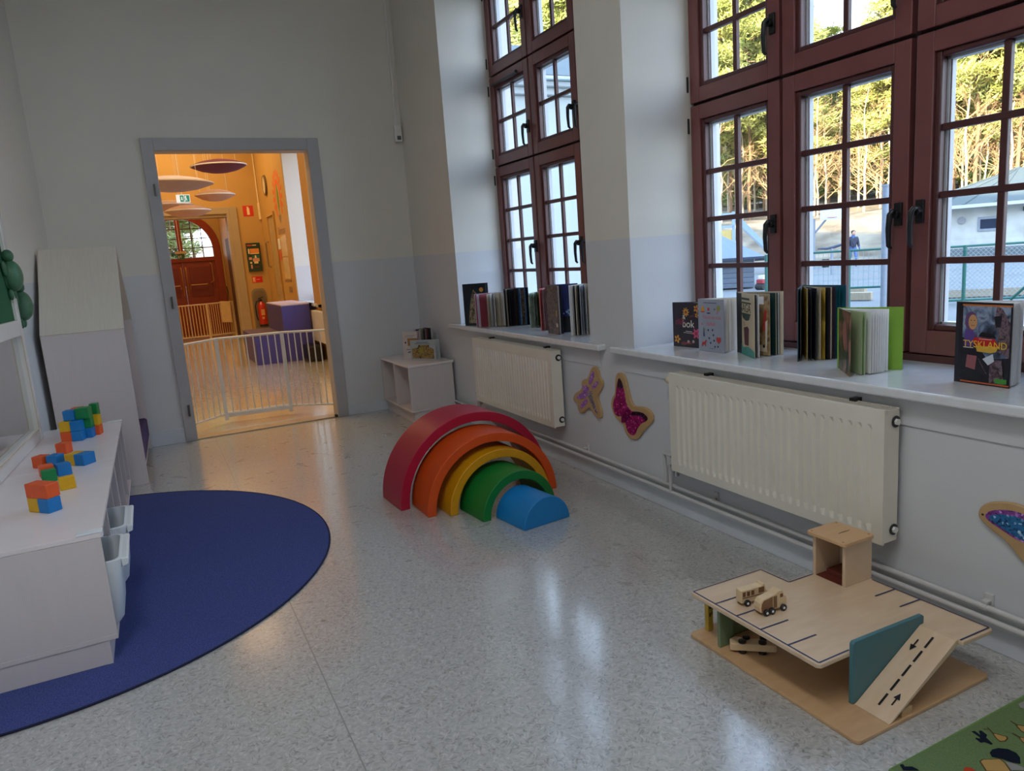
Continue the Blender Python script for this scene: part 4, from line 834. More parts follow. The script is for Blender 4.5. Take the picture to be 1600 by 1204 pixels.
# teal book standing in a fan
TE2 = mat('cover_teal', (22, 86, 104), .42, vary=.06); PYL = collage('page_ochre_art', [(120, 92, 20), (196, 160, 60), (208, 176, 84)], 9); PPL = mat('page_plum', (70, 48, 62), .6, vary=.1)
book('picture_book.003', 'tall teal bound book fanned open with ochre and dark pages, middle of the wide sill', GB_, (2.675, 2.41), ZK, .318, .215, -143, -84, [(-140, .97, PK, .003), (-133, .97, PYL), (-132.4, .97, PC), (-128, .97, PK), (-122, .97, PK, .003), (-117, .97, PC), (-112, .97, PYL), (-111.6, .97, PYL), (-107, .97, PK), (-105, .97, PPL), (-103, .97, PC), (-101, .97, PPL), (-98, .97, PPL), (-95, .97, TE2), (-90, .97, TE2)], TE2, inF=PK)
# lime green book
LG = mat('cover_lime', (128, 172, 50), .42, vary=.04); JG = collage('cover_jungle', [(26, 44, 30), (64, 86, 50), (150, 104, 84), (176, 128, 108)], 12); PLG = mat('page_pale_green', (176, 196, 150), .6, vary=.04)
t, f, P, og, u, n = book('picture_book.004', 'lime green chapter book with jungle cover, white pages fanned, before the teal one', GB_, (2.487, 2.056), ZK, .246, .205, -129, -63.4, [(-116, .98, PLG), (-112, .97, PLG, .002)]+fan(-105, -84, 7, [PW], .97)+[(-76, .97, PW, .004)], JG, LG, LG, wB=.232)
P.line((.02, .03), (.14, .22), .012, OLV); P.line((.05, .02), (.08, .14), .01, OLV); P.disc(.12, .15, .035, flatc((172, 112, 96)), 14, .06); P.line((.16, .02), (.18, .2), .01, DGN)
P.build('cover_print', f)
# TYSKLAND
TK = mat('cover_black_photo', (34, 32, 42), .35, vary=.15, scale=25)
t, f, P, og, u, n = book('picture_book.005', 'black photo covered book titled TYSKLAND, nearest on the wide sill', GB_, (2.511, 1.585), ZK, .281, .187, -93.4, -60, fan(-86, -72, 7, [PW], .99, .003)+[(-66, .99, PW, .004)], TK, PW, TK)
CLD = collage('print_clouds', [(30, 34, 44), (90, 104, 130), (150, 166, 190), (46, 50, 62)], 16); CAS = collage('print_stonework', [(30, 22, 28), (84, 62, 72), (128, 108, 114), (40, 30, 34)], 40); DARK = flatc((24, 22, 30))
P.poly([(.02, .27), (.182, .27), (.182, .1), (.11, .09), (.07, .14), (.02, .16)], CLD)
P.poly([(.135, .27), (.155, .262), (.182, .215), (.182, .1), (.14, .12), (.145, .19), (.13, .2)], CAS); P.poly([(.128, .235), (.155, .24), (.15, .2), (.135, .2)], DARK)
P.rect(.018, .187, .268, .2735, flatc((204, 118, 50))); P.rect(.018, .187, .004, .009, flatc((196, 96, 50)))
P.poly([(.026, .13), (.062, .13), (.064, .175), (.052, .19), (.03, .185)], flatc((92, 66, 140))); P.disc(.05, .215, .022, flatc((104, 72, 116)), 16, .034); P.disc(.056, .213, .0155, flatc((204, 150, 100)), 16, .026)
for x in (.05, .062): P.disc(x, .219, .0025, DARK, 8, .0015)
P.rect(.05, .063, .2005, .2025, flatc((150, 70, 60)))
P.poly([(.04, .1), (.075, .098), (.07, .05), (.035, .045)], flatc((150, 88, 92))); P.poly([(.02, .06), (.07, .05), (.12, .02), (.12, .01), (.02, .01)], DARK); P.line((.08, .09), (.11, .04), .003, CAS)
P.poly([(.12, .09), (.16, .09), (.17, .01), (.12, .01)], CAS); P.poly([(.095, .09), (.13, .11), (.135, .085), (.115, .07)], flatc((210, 216, 226)))
P.poly([(.078, .165), (.085, .178), (.095, .182), (.13, .175), (.14, .164)], DARK)
P.poly([(.066, .163), (.135, .16), (.142, .147), (.15, .135), (.07, .132), (.058, .15)], flatc((196, 30, 36))); P.poly([(.07, .133), (.148, .136), (.14, .117), (.12, .112), (.075, .114)], flatc((214, 170, 60)))
P.rect(.08, .125, .1565, .158, CRM); P.rect(.026, .062, .1245, .127, CRM); P.rect(.14, .18, .012, .028, flatc((70, 150, 60)))
P.build('cover_print', f); text_part('TYSKLAND', .033, flatc((240, 190, 50)), f, og+u*.102+Vector((0, 0, .138)), u, (0, 0, 1), off=.0045, sx_=.92)
# far sill
CK = mat('cover_ink', (20, 24, 34), .3, vary=.1); STR = collage('page_blue_stripes', [(30, 50, 80), (90, 120, 160), (160, 190, 220), (40, 60, 90)], 60)
t, f, P, og, u, n = book('picture_book.006', 'tall black picture book with a golden moon, farthest left on the far sill', GS_, (2.283, 5.475), ZK, .335, .200, -49, -30, fan(-46, -34, 6, [PW, STR]), CK, inF=STR)
P.disc(.16, .285, .018, flatc((206, 142, 60)))
TAN = collage('print_faded_figures', [(30, 28, 30), (104, 90, 70), (170, 150, 116), (60, 50, 44)], 30)
P.poly([(.03, .02), (.18, .02), (.17, .12), (.13, .24), (.09, .29), (.07, .25), (.05, .15)], TAN)
P.build('cover_print', f)
PP = mat('page_dusky_pink', (176, 84, 96), .6, vary=.1); PL2 = mat('page_lilac_white', (206, 204, 226), .6, vary=.03)
book('picture_book.007', 'low book with pink and white pages fanned, beside the golden moon book', GS_, (2.445, 5.262), ZK, .26, .165, -176, -52, [(-172, .97, PL2), (-160, .97, PP), (-152, .97, PP), (-144, .97, PP), (-134, .97, PC), (-124, .97, PW), (-112, .97, PW, .003), (-98, .97, PC), (-92, .97, PC), (-82, .97, PW), (-70, .97, PL2), (-60, .97, PL2)], PL2, inF=PP)
PDB = mat('page_steel_blue', (70, 104, 140), .5, vary=.1); ART = collage('page_dark_art', [(20, 18, 24), (60, 50, 44), (150, 116, 70), (30, 30, 50)], 40)
book('picture_book.008', 'dark paged book fanned open like a black accordion, middle left of the far sill', GS_, (2.562, 5.13), ZK, .288, .152, -146, -70, [(-142, .97, PC), (-138, .97, PK), (-131, .97, PK, .003), (-126, .97, PK), (-121, .97, PPL), (-116, .97, PK, .002), (-111, .97, ART), (-106, .97, PK), (-100, .97, PDB), (-95, .97, STR), (-89, .97, ART), (-84, .97, ART), (-78, .97, PDB)], PK, CK)
PGR = collage('page_mist_green', [(120, 130, 110), (176, 190, 172), (190, 204, 190)], 20)
book('picture_book.009', 'small pale green book with olive pages, middle of the far sill', GS_, (2.615, 4.86), ZK, .256, .145, -141, -88, [(-134, .97, PGR), (-128, .97, PGR), (-118, .97, PGR), (-108, .97, mat('page_olive', (100, 104, 40), .6)), (-98, .97, mat('page_olive', (100, 104, 40), .6)), (-92, .97, PW)], PGR)
SM = mat('cover_salmon', (206, 108, 104), .5, vary=.05)
book('picture_book.010', 'salmon pink book standing half open before a dark one, right part of the far sill', GS_, (2.562, 4.63), ZK, .294, .150, -134, -112, fan(-128, -116, 5, [SM, PW]), SM)
RK = collage('cover_stony', [(40, 38, 44), (84, 78, 82), (120, 108, 104), (60, 54, 56)], 34); NBL = mat('page_night_blue', (36, 48, 112), .45, vary=.12, scale=12)
t, f, P, og, u, n = book('picture_book.011', 'large night blue book with dandelion spread behind a stony grey cover', GS_, (2.417, 4.338), ZK, .326, .162, -94, -38, [(-88, .97, PW), (-80, .97, PK), (-44, 1.25, NBL, .003)], RK, NBL, wB=.21)
P.rect(.125, .14, .12, .16, flatc((214, 168, 60))); P.rect(.12, .15, .05, .075, PC); P.build('cover_print', f)
P = Print(Vector((2.417, 4.338, ZK)), (math.cos(R(-44)), math.sin(R(-44)), 0), (0, 0, 1), .0048)
P.rect(.02, .2, .004, .11, flatc((12, 18, 26))); MB_ = flatc((150, 190, 230))
for i in range(9): P.disc(.03+.02*i, .118+.012*(i % 3), .005+.002*(i % 2), MB_, 8)
P.flower(.15, .14, .022, MB_, NBL, 11); P.build('page_print', t)
book('picture_book.012', 'white and black paged book at the right end of the far sill by the pillar', GS_, (2.565, 4.11), ZK, .325, .15, -160, -100, [(-156, .97, PW, .004), (-150, .97, PK), (-144, .97, PC, .003), (-138, .97, PK, .004), (-132, .97, PW), (-126, .97, collage('page_grey_wave', [(110, 120, 140), (170, 180, 200), (210, 216, 226)], 10)), (-116, .97, PW), (-108, .97, PC)], PW)
# on the corner cabinet
ZB = .5129
t, f, P, og, u, n = book('picture_book.013', 'pale landscape format book with a brown group picture, front of three in the corner', 'books on the corner cabinet', (2.062, 6.272), ZB, .176, .275, -57.8, -42, fan(-54, -46, 4, [PW]), mat('cover_mist', (172, 182, 186), .45, vary=.03))
HRD = collage('print_brown_crowd', [(44, 34, 20), (110, 84, 40), (176, 150, 90), (120, 70, 40), (60, 44, 30)], 26)
P.poly([(.012, .012), (.255, .012), (.258, .10), (.21, .115), (.205, .135), (.09, .135), (.08, .11), (.012, .1)], HRD); P.poly([(.09, .065), (.14, .065), (.145, .11), (.095, .115)], flatc((160, 146, 60)))
P.rect(.07, .2, .155, .161, TUR); P.rect(.05, .22, .143, .147, DGN); P.build('cover_print', f)
t, f, P, og, u, n = book('picture_book.014', 'white upright book with a tan square and small sketches, left of three in the corner', 'books on the corner cabinet', (2.028, 6.383), ZB, .25, .17, -57, -36, fan(-52, -40, 4, [PW, PP]), mat('cover_offwhite', (206, 198, 196), .5, vary=.04))
P.rect(.055, .17, .12, .19, flatc((168, 124, 70))); P.rect(.03, .14, .212, .216, GY); P.rect(.03, .12, .2, .203, GY); P.disc(.03, .15, .009, DARK); P.rect(.035, .17, .085, .09, PLM); P.line((.05, .06), (.1, .07), .008, DARK); P.build('cover_print', f)
book('picture_book.015', 'upright book fanned open behind the landscape book, back of three in the corner', 'books on the corner cabinet', (2.255, 6.43), ZB, .262, .135, -152, -84, [(-146, .97, PK), (-138, .97, PDB), (-130, .97, PW), (-122, .97, PC), (-116, .97, PW), (-110, .97, PK, .003), (-102, .97, PW), (-94, .97, PP)], PW, mat('cover_slate', (60, 70, 76), .5))

# ------------------------------------------------------------------ corridor behind the doorway
def lamp_light(name, loc, s1, s2, p, col): return area(name, loc, s1, s2, p, col)
WARM = (1.0, .74, .37)
for y in (8.3, 14.3): lamp_light('corridor_lamp', (.7, y, 4.3), 1.9, 2.2, CORR*3, WARM)
lamp_light('floor_glint_light', (.86, 11.6, 4.3), .6, .7, 3.2, (1, .60, .28))  # small source added for its orange reflection on the room floor
lamp_light('vestibule_lamp', (.8, 17.6, 4.3), .5, .5, CORR*1.2, WARM)
lamp_light('room_fill_light', (-.2, .4, 4.35), .6, 2.4, ROOM, (.96, .98, 1.0))  # fill light added to brighten the right wall and floor, no fixture
# white baby gate in three panels
GW = mat('gate_white', (226, 228, 230), .35, vary=.02, coat=.2)
t = thing('safety_gate', 'white metal safety gate of three angled panels behind the doorway', 'gate', (.85, 7.2, 0))
gp = [(.10, 6.93), (.518, 7.31), (1.106, 7.245), (1.52, 6.94)]; nb = [7, 8, 7]
for k, (p, q) in enumerate(zip(gp, gp[1:])):
    z0, z1 = .09, .805
    [MB().tube([(*p, zz), (*q, zz)], .011, 10).build('gate_rail', GW, t, smooth=True) for zz in (z0, z1)]
    if k == 1: MB().box(0, 1, 0, 1, 0, 1, Matrix.Translation((p[0], p[1]-.006, z0-.035)) @ Matrix.Rotation(math.atan2(q[1]-p[1], q[0]-p[0]), 4, 'Z') @ Matrix.Diagonal((math.dist(p, q), .026, .05, 1))).build('latch_rail', GW, t, bevel=.003)
    for i in range(1, nb[k]+1):
        f = i/(nb[k]+1); x, y = p[0]+(q[0]-p[0])*f, p[1]+(q[1]-p[1])*f
        MB().tube([(x, y, z0), (x, y, z1)], .0062, 8).build('gate_bar', GW, t, smooth=True)
for x, y in gp[1:3]: MB().box(x-.018, x+.018, y-.012, y+.012, .03, .815).build('gate_post', GW, t, bevel=.004)
for x, y in (gp[0], gp[3]): MB().box(x-.014, x+.014, y-.014, y+.014, .06, .82).build('gate_post', GW, t, bevel=.004)
# wooden gate before the red door
GN = mat('gate_cream', (226, 190, 138), .45, vary=.04)
t = thing('wooden_gate', 'cream slatted gate in front of the arched red door', 'gate', (1.2, 17.6, 0))
gy = 17.4; f_ = gy/18.25
gq = [(.35, gy), (1.15, gy), (1.70, gy+.15)]; nb = [12, 11]
for k, (p, q) in enumerate(zip(gq, gq[1:])):
    [MB().tube([(*p, zz), (*q, zz)], .014, 8).build('gate_rail', GN, t, smooth=True) for zz in (.07, .765)]
    for i in range(1, nb[k]+1): f = i/(nb[k]+1); x, y = p[0]+(q[0]-p[0])*f, p[1]+(q[1]-p[1])*f; MB().tube([(x, y, .07), (x, y, .765)], .010 if k == 0 else .008, 6).build('gate_bar', GN, t, smooth=True)
for x, y in gq: MB().box(x-.025, x+.025, y-.015, y+.015, .0, .78).build('gate_post', GN, t, bevel=.003)
t = thing('paper_bag', 'cream bag hanging from the right end of the slatted gate', 'bag', (1.5, 17.3, .3))
m = MB(); m.prism([(1.42, .34), (1.63, .32), (1.64, .78), (1.43, .80)], lambda a, b, q: (a, q, b), 17.30, 17.42); m.build('bag_body', mat('paper_cream', (222, 186, 132), .7), t, bevel=.015)
MB().tube([(1.60, 17.36, .78), (1.625, 17.36, 1.0), (1.61, 17.36, 1.12)], .012, 8).build('dark_handle', mat('dark_brown', (70, 44, 26), .6), t, smooth=True)
# violet boxes
VB = mat('violet_board', (70, 66, 142), .45, vary=.04); VT = mat('violet_side', (92, 70, 96), .5, vary=.04); LT = mat('box_top_pale', (206, 186, 196), .4)
def vbox(name, label, x0, x1, y0, y1, h, topm):
    t = thing(name, label, 'box', ((x0+x1)/2, (y0+y1)/2, 0))
    MB().box(x0, x1, y0, y1, .0005, h-.02).build('body', VB, t, bevel=.004); MB().box(x0-.003, x1+.003, y0-.003, y1+.003, h-.0195, h).build('lid', topm, t, bevel=.003)
vbox('violet_box', 'low violet box standing left of the tall one in the corridor', 1.358, 1.782, 11.48, 12.93, .445, VT)
vbox('violet_box.001', 'tall violet box against the corridor radiator', 1.79, 2.21, 11.46, 12.90, .868, LT)
# corridor radiator
t = thing('corridor_radiator', 'small cream radiator under the corridor window', 'radiator', (2.26, 10.95, .29)); 
m = MB(); m.box(2.215, 2.30, 10.30, 11.40, .29, .75).build('front_panel', M['rad'], t, bevel=.006); MB().box(2.28, 2.318, 10.6, 10.64, .6, .7).build('wall_bracket', M['rad'], t)
t = thing('dark_bag', 'black bag on the floor under the corridor radiator', 'bag', (2.12, 11.2, 0)); MB().box(2.02, 2.26, 11.05, 11.42, .001, .25).build('bag_body', M['black'], t, bevel=.04, seg=3)
# felt discs under the ceiling
def disc(name, label, x, y, z, r, cm, tilt=0):
    t = thing(name, label, 'acoustic disc', (x, y, z))
    T = Matrix.Rotation(R(tilt), 4, 'Y')
    prof = [(.001, -.085), (r*.35, -.078), (r*.65, -.055), (r*.9, -.02), (r*.985, -.004)]
    m = MB(); m.lathe(prof, (0, 0, 0), 40, T); m.build('lower_shell', cm, t, smooth=True, world=False)
    prof = [(r*.985, .004), (r*.9, .02), (r*.65, .05), (r*.35, .07), (.001, .075)]
    m = MB(); m.lathe(prof, (0, 0, 0), 40, T); m.build('upper_shell', cm, t, smooth=True, world=False)
    m = MB(); m.lathe([(r*.97, -.008), (r, -.006), (r, .006), (r*.97, .008)], (0, 0, 0), 40, T); m.build('piping', M['white'], t, smooth=True, world=False)
    m = MB()
    for a_ in (0, 120, 240): m.tube([(r*.6*math.cos(R(a_)), r*.6*math.sin(R(a_)), .05), (r*.6*math.cos(R(a_)), r*.6*math.sin(R(a_)), ZC-z-.004)], .002, 4)
    m.build('wires', M['white'], t, world=False)
DP = mat('felt_purple', (112, 58, 84), .9, vary=.06); DL = mat('felt_lilac', (180, 166, 184), .9, vary=.04); DC = mat('felt_peach', (206, 162, 138), .9, vary=.04)
disc('felt_disc', 'dark purple lens shaped felt disc, highest of those hanging in the corridor', 1.036, 10, 2.712, .335, DP, -1)
disc('felt_disc.001', 'big pale lilac felt disc at the left edge of the doorway view', .43, 9, 2.40, .425, DL, 1)
disc('felt_disc.002', 'peach felt disc hanging alone right of the emergency exit sign', 1.042, 11, 2.46, .262, DC)
disc('felt_disc.003', 'peach felt disc, lower of the two overlapping before the fanlight', .67, 11, 2.262, .30, DC)
disc('felt_disc.004', 'peach felt disc, upper of the two overlapping before the fanlight', .50, 12.5, 2.47, .36, DC)
# emergency exit sign
t = thing('exit_sign', 'green and white emergency exit sign with running figure hanging from the ceiling', 'sign', (.6, 10.5, 2.4))
EM = mat('exit_white_lit', (214, 222, 240), .5, emit=.55); EG = mat('exit_green_lit', (20, 128, 110), .5, emit=.5)
MB().box(.518, .688, 10.49, 10.52, 2.325, 2.43).build('case', M['white'], t, bevel=.003); MB().box(.585, .592, 10.5, 10.507, 2.43, ZC).build('rod', M['white'], t)
P = Print((.518, 10.4895, 2.325), (1, 0, 0), (0, 0, 1), .0006); P.rect(.004, .166, .004, .101, EM); P.rect(.048, .092, .012, .094, EG); P.rect(.098, .16, .012, .094, EG)
P.disc(.115, .078, .009, EM); P.line((.112, .07), (.118, .045), .012, EM); P.line((.118, .045), (.103, .02), .007, EM); P.line((.118, .045), (.132, .03), .007, EM); P.line((.104, .064), (.13, .054), .006, EM); P.poly([(.058, .045), (.07, .03), (.082, .045), (.075, .045), (.075, .075), (.065, .075), (.065, .045)], EM)
P.build('pictogram', t)
t = thing('exit_lamp', 'small green exit lamp hanging in front of the arched door', 'sign', (.84, 18.3, 1.83))
MB().box(.755, .90, 18.28, 18.32, 1.77, 1.895).build('case', mat('exit_dark_green', (54, 84, 40), .5, emit=.1), t, bevel=.004); MB().box(.72, .95, 18.26, 18.34, 1.90, 1.95).build('cap', mat('cap_cream', (226, 186, 120), .5), t, bevel=.004); MB().box(.83, .84, 18.295, 18.305, 1.95, ZC).build('rod', M['white'], t)
P = Print((.755, 18.2795, 1.77), (1, 0, 0), (0, 0, 1), .0006); P.disc(.07, .08, .014, CRM); P.line((.07, .07), (.07, .04), .016, CRM); P.rect(.02, .04, .03, .09, CRM); P.build('pictogram', t)
# signs and extinguisher on the end wall (face y = 15.9)
YE_ = 15.9
def wsign(name, label, x0, x1, z0, z1, th, cm, cat='sign'):
    t = thing(name, label, cat, ((x0+x1)/2, YE_, z0)); MB().box(x0, x1, YE_-th, YE_-.0005, z0, z1).build('panel', cm, t, bevel=.002); return t, Print((x0, YE_-th-.0002, z0), (1, 0, 0), (0, 0, 1), .0006)
SR = mat('sign_red', (206, 48, 20), .45, vary=.03); SW = mat('sign_cream', (240, 214, 160), .5)
t, P = wsign('fire_sign', 'red square sign with white fire extinguisher symbol', 1.985, 2.185, 2.495, 2.705, .004, SR)
P.rect(.075, .125, .03, .15, SW); P.disc(.1, .15, .025, SW, 12); P.rect(.09, .11, .165, .19, SW); P.rect(.07, .1, .178, .19, SW); P.build('symbol', t)
t, P = wsign('evacuation_board', 'dark green framed emergency notice board beside the doorway casing', 1.945, 2.215, 1.39, 1.965, .05, mat('board_green', (30, 56, 38), .4), 'notice board')
P.rect(.02, .11, .515, .54, SR); P.rect(.12, .2, .52, .535, SW); P.rect(.03, .055, .36, .46, SW); P.rect(.065, .24, .365, .46, mat('board_orange', (226, 140, 66), .5)); P.rect(.065, .24, .352, .366, SW); P.rect(.02, .25, .338, .342, M['black'])
P.rect(.1, .24, .27, .33, mat('board_teal', (44, 104, 84), .5)); P.disc(.16, .31, .015, SW); P.rect(.14, .18, .27, .295, SW); P.rect(.1, .23, .2, .265, mat('board_peach', (214, 150, 120), .5)); P.rect(.12, .2, .16, .2, SW); P.rect(.03, .085, .24, .29, mat('board_peach', (214, 150, 120), .5)); P.disc(.06, .18, .02, SW); P.rect(.05, .08, .06, .14, mat('board_peach', (214, 150, 120), .5)); P.rect(.12, .22, .08, .11, mat('board_maroon', (100, 36, 36), .5)); P.build('notices', t)
t, P = wsign('red_sign', 'small red sign with white figure below the notice board', 1.985, 2.19, 1.165, 1.29, .004, mat('sign_red2', (214, 24, 12), .45))
P.rect(.01, .07, .01, .115, mat('sign_pink', (236, 120, 80), .5)); P.disc(.035, .09, .014, SW); P.line((.035, .078), (.035, .03), .018, SW); P.rect(.085, .15, .06, .066, SW); P.build('symbol', t)
t = thing('extinguisher_board', 'grey backing board with rounded top behind the fire extinguisher', 'board', (2.07, YE_, .2))
pt = [(1.93, .22), (2.225, .22), (2.225, .93), (2.205, 1.0), (2.16, 1.045), (1.995, 1.045), (1.95, 1.0), (1.93, .93)]
m = MB(); m.prism(pt, lambda a, b, q: (a, q, b), YE_-.02, YE_-.0005); m.build('panel', mat('backing_grey', (136, 118, 92), .5), t, bevel=.006)
m = MB(); m.prism([(p[0]*.86+2.0775*.14, p[1]*.9+.06) for p in pt], lambda a, b, q: (a, q, b), YE_-.024, YE_-.0195); m.build('inset', mat('backing_inset', (120, 100, 74), .5), t)
t = thing('fire_extinguisher', 'red fire extinguisher with black hose hung on the backing board', 'fire extinguisher', (2.09, 15.79, .25))
RX = mat('extinguisher_red', (186, 34, 20), .3, coat=.5)
m = MB(); m.lathe([(.05, .30), (.078, .315), (.08, .34), (.08, .68), (.07, .73), (.03, .765), (.022, .78)], (2.09, 15.79, 0), 22); m.build('cylinder', RX, t, smooth=True)
m = MB(); m.lathe([(.082, .27), (.082, .315), (.05, .3)], (2.09, 15.79, 0), 22); m.build('foot_ring', M['black'], t, smooth=True)
m = MB(); m.box(2.07, 2.11, 15.77, 15.81, .78, .82).tube([(2.10, 15.79, .82), (2.03, 15.78, .835), (2.14, 15.78, .87)], .009, 6).tube([(2.10, 15.79, .81), (2.02, 15.79, .80)], .008, 6); m.build('valve_head', M['black'], t)
m = MB(); m.tube([(2.07, 15.79, .80), (2.0, 15.78, .79), (1.965, 15.77, .70), (1.965, 15.77, .5), (1.985, 15.77, .4)], .012, 8); m.build('hose', M['black'], t, smooth=True)
P = Print((2.045, 15.7065, .40), (1, 0, 0), (0, 0, 1), .0006); P.rect(.01, .08, .1, .22, mat('label_buff', (214, 150, 90), .5)); P.rect(.015, .06, .02, .07, mat('label_buff', (214, 150, 90), .5)); P.build('label_print', t)
# duct, clock, mural, papers on the right corridor wall (face x = 2.318)
XC = 2.318
t = thing('cable_box', 'small white alarm box on the duct in the corridor corner', 'sensor', (2.3, 15.87, 2.4)); MB().box(2.275, 2.315, 15.84, 15.895, 2.42, 2.75).build('housing', SW, t, bevel=.005); MB().box(2.29, 2.31, 15.87, 15.895, 2.75, 4.38).build('cable_duct', SW, t)
t = thing('wall_clock', 'round wall clock high on the right corridor wall', 'clock', (XC, 14.82, 2.98))
RZ_ = Matrix.Rotation(-math.pi/2, 4, 'Y')
m = MB(); m.lathe([(.19, 0), (.19, .03), (.165, .04), (.16, .03)], (XC, 14.82, 2.98), 28, RZ_); m.build('clock_case', mat('clock_brown', (110, 84, 50), .4), t, smooth=True)
m = MB(); m.lathe([(.158, .0), (.158, .031)], (XC, 14.82, 2.98), 28, RZ_); m.build('dial', mat('dial_cream', (226, 206, 170), .3), t)
P = Print((XC-.0315, 14.82, 2.98), (0, -1, 0), (0, 0, 1), .0008); P.line((0, 0), (.02, .12), .012, M['black']); P.line((0, 0), (-.05, -.05), .014, M['black']); P.build('hands', t)
t = thing('wall_mural', 'painted flower emblem with orange petals, green leaf and grey heart', 'mural', (XC, 13.7, 2.2))
OR2 = mat('mural_orange', (226, 96, 40), .7, vary=.08); GR2 = mat('mural_green', (104, 132, 40), .7); GY2 = mat('mural_grey', (140, 112, 84), .7)
P = Print((XC, 13.66, 2.62), (0, -1, 0), (0, 0, 1), .0008)
for i in range(14):
    an = R(-50+280*i/13); cx_, cz_ = .40*math.cos(an), .06+.36*math.sin(an); d_ = (math.cos(an), math.sin(an))
    P.poly([(cx_+q*d_[0]*.085-w_*d_[1]*.06, cz_+q*d_[1]*.085+w_*d_[0]*.06) for q, w_ in ((-.9, 0), (-.2, .8), (.7, .7), (1, 0), (.7, -.7), (-.2, -.8))], OR2)
P.poly([(.29*math.cos(R(g_)), .02+.32*math.sin(R(g_))) for g_ in range(-40, 221, 10)]+[(.21*math.cos(R(g_)), .02+.24*math.sin(R(g_))) for g_ in range(220, -41, -10)], OR2)
P.poly([(0, .26), (.07, .14), (.09, 0), (.06, -.14), (0, -.26), (-.06, -.14), (-.09, 0), (-.07, .14)], GR2); P.line((0, -.25), (0, -.34), .02, GR2)
P.poly([(0, -.44), (-.12, -.33), (-.1, -.27), (-.04, -.27), (0, -.31), (.04, -.27), (.1, -.27), (.12, -.33)], GY2); P.build('painting', t)
text_part('Blomman', .19, GY2, t, (XC-.0005, 13.68, 2.07), (0, -1, 0), (0, 0, 1), off=.001, name='lettering')
t = thing('wall_papers', 'glossy papers and an orange card pinned on the right corridor wall', 'poster', (XC, 13.7, 1.2))
for y0_, y1_, z0_, z1_, mm in ((13.32, 13.86, 1.62, 1.98, mat('poster_gloss', (226, 200, 150), .15)), (13.32, 13.86, 1.22, 1.6, mat('poster_gloss', (226, 200, 150), .15)), (13.98, 14.22, 1.76, 1.95, CRM), (13.98, 14.2, 1.56, 1.74, mat('card_orange', (214, 96, 50), .5)), (13.3, 13.95, 1.17, 1.20, GY2), (13.36, 13.62, .98, 1.08, GY2)):
    MB().box(XC-.006, XC-.0008, y0_, y1_, z0_, z1_).build('paper', mm, t)
struct('door_3', MB().box(XC-.004, XC-.0005, 14.3, 15.0, 0, 2.40), mat('door_beige', (176, 146, 98), .6))  # flat door slab in one even beige
struct('trim_2', MB().box(XC-.03, XC-.0045, 14.25, 14.3, 0, 2.46).box(XC-.03, XC-.0045, 15.0, 15.06, 0, 2.46).box(XC-.03, XC-.0045, 14.3, 15.0, 2.40, 2.46), M['cwall'])
t = thing('door_pull', 'long vertical metal door pull beside the notice board', 'handle', (XC-.05, 15.3, 1.5)); MB().tube([(XC, 15.3, 1.45), (XC-.06, 15.3, 1.47), (XC-.06, 15.3, 1.93), (XC, 15.3, 1.95)], .014, 8).build('bar', mat('pull_grey', (130, 112, 88), .4), t, smooth=True)
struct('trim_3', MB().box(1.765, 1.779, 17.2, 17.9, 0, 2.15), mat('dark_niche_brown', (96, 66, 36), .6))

# ------------------------------------------------------------------ outside: yard, wing, hill, sheds, trees
def az(a, d): return d*math.cos(R(a)), d*math.sin(R(a))
def hz(x, y):
    s = x*math.cos(R(38))+y*math.sin(R(38)); k = min(1, max(0, (s-47)/15)); k = k*k*(3-2*k)
    return -.5+2.9*k+max(0, s-62)*.09+.25*k*math.sin(x*.35)*math.cos(y*.28)
YG = mat('frosted_yard', (124, 125, 124), .85, vary=.08, scale=.6, bump=.2, bscale=6)
HG = mat('bare_hill_earth', (168, 154, 132), .95, vary=.18, scale=.5, bump=1, bscale=1.6, rgb2=(116, 102, 84))
def terrain(name, f_in, m_, step, X, Y):
    vs, fs, ix = [], [], {}
    nx, ny = int((X[1]-X[0])/step), int((Y[1]-Y[0])/step)
    for i in range(nx):
        for j in range(ny):
            x, y = X[0]+i*step, Y[0]+j*step
            if not f_in(x+step/2, y+step/2): continue
            q = []
            for dx, dy in ((0, 0), (1, 0), (1, 1), (0, 1)):
                k = (i+dx, j+dy)
                if k not in ix: px, py = x+dx*step, y+dy*step; ix[k] = len(vs); vs.append((px, py, hz(px, py)))
                q.append(ix[k])
            fs.append(q)
    m = MB(); m.add(vs, fs); return struct(name, m, m_, smooth=True)
ss = lambda x, y: x*math.cos(R(38))+y*math.sin(R(38))
terrain('ground', lambda x, y: ss(x, y) < 47 and not (-15 < x < 2.9 and -16 < y < 19.2), YG, 1.0, (-30, 80), (-60, 80))
terrain('hill', lambda x, y: ss(x, y) >= 47, HG, 2.0, (-60, 170), (-90, 170))
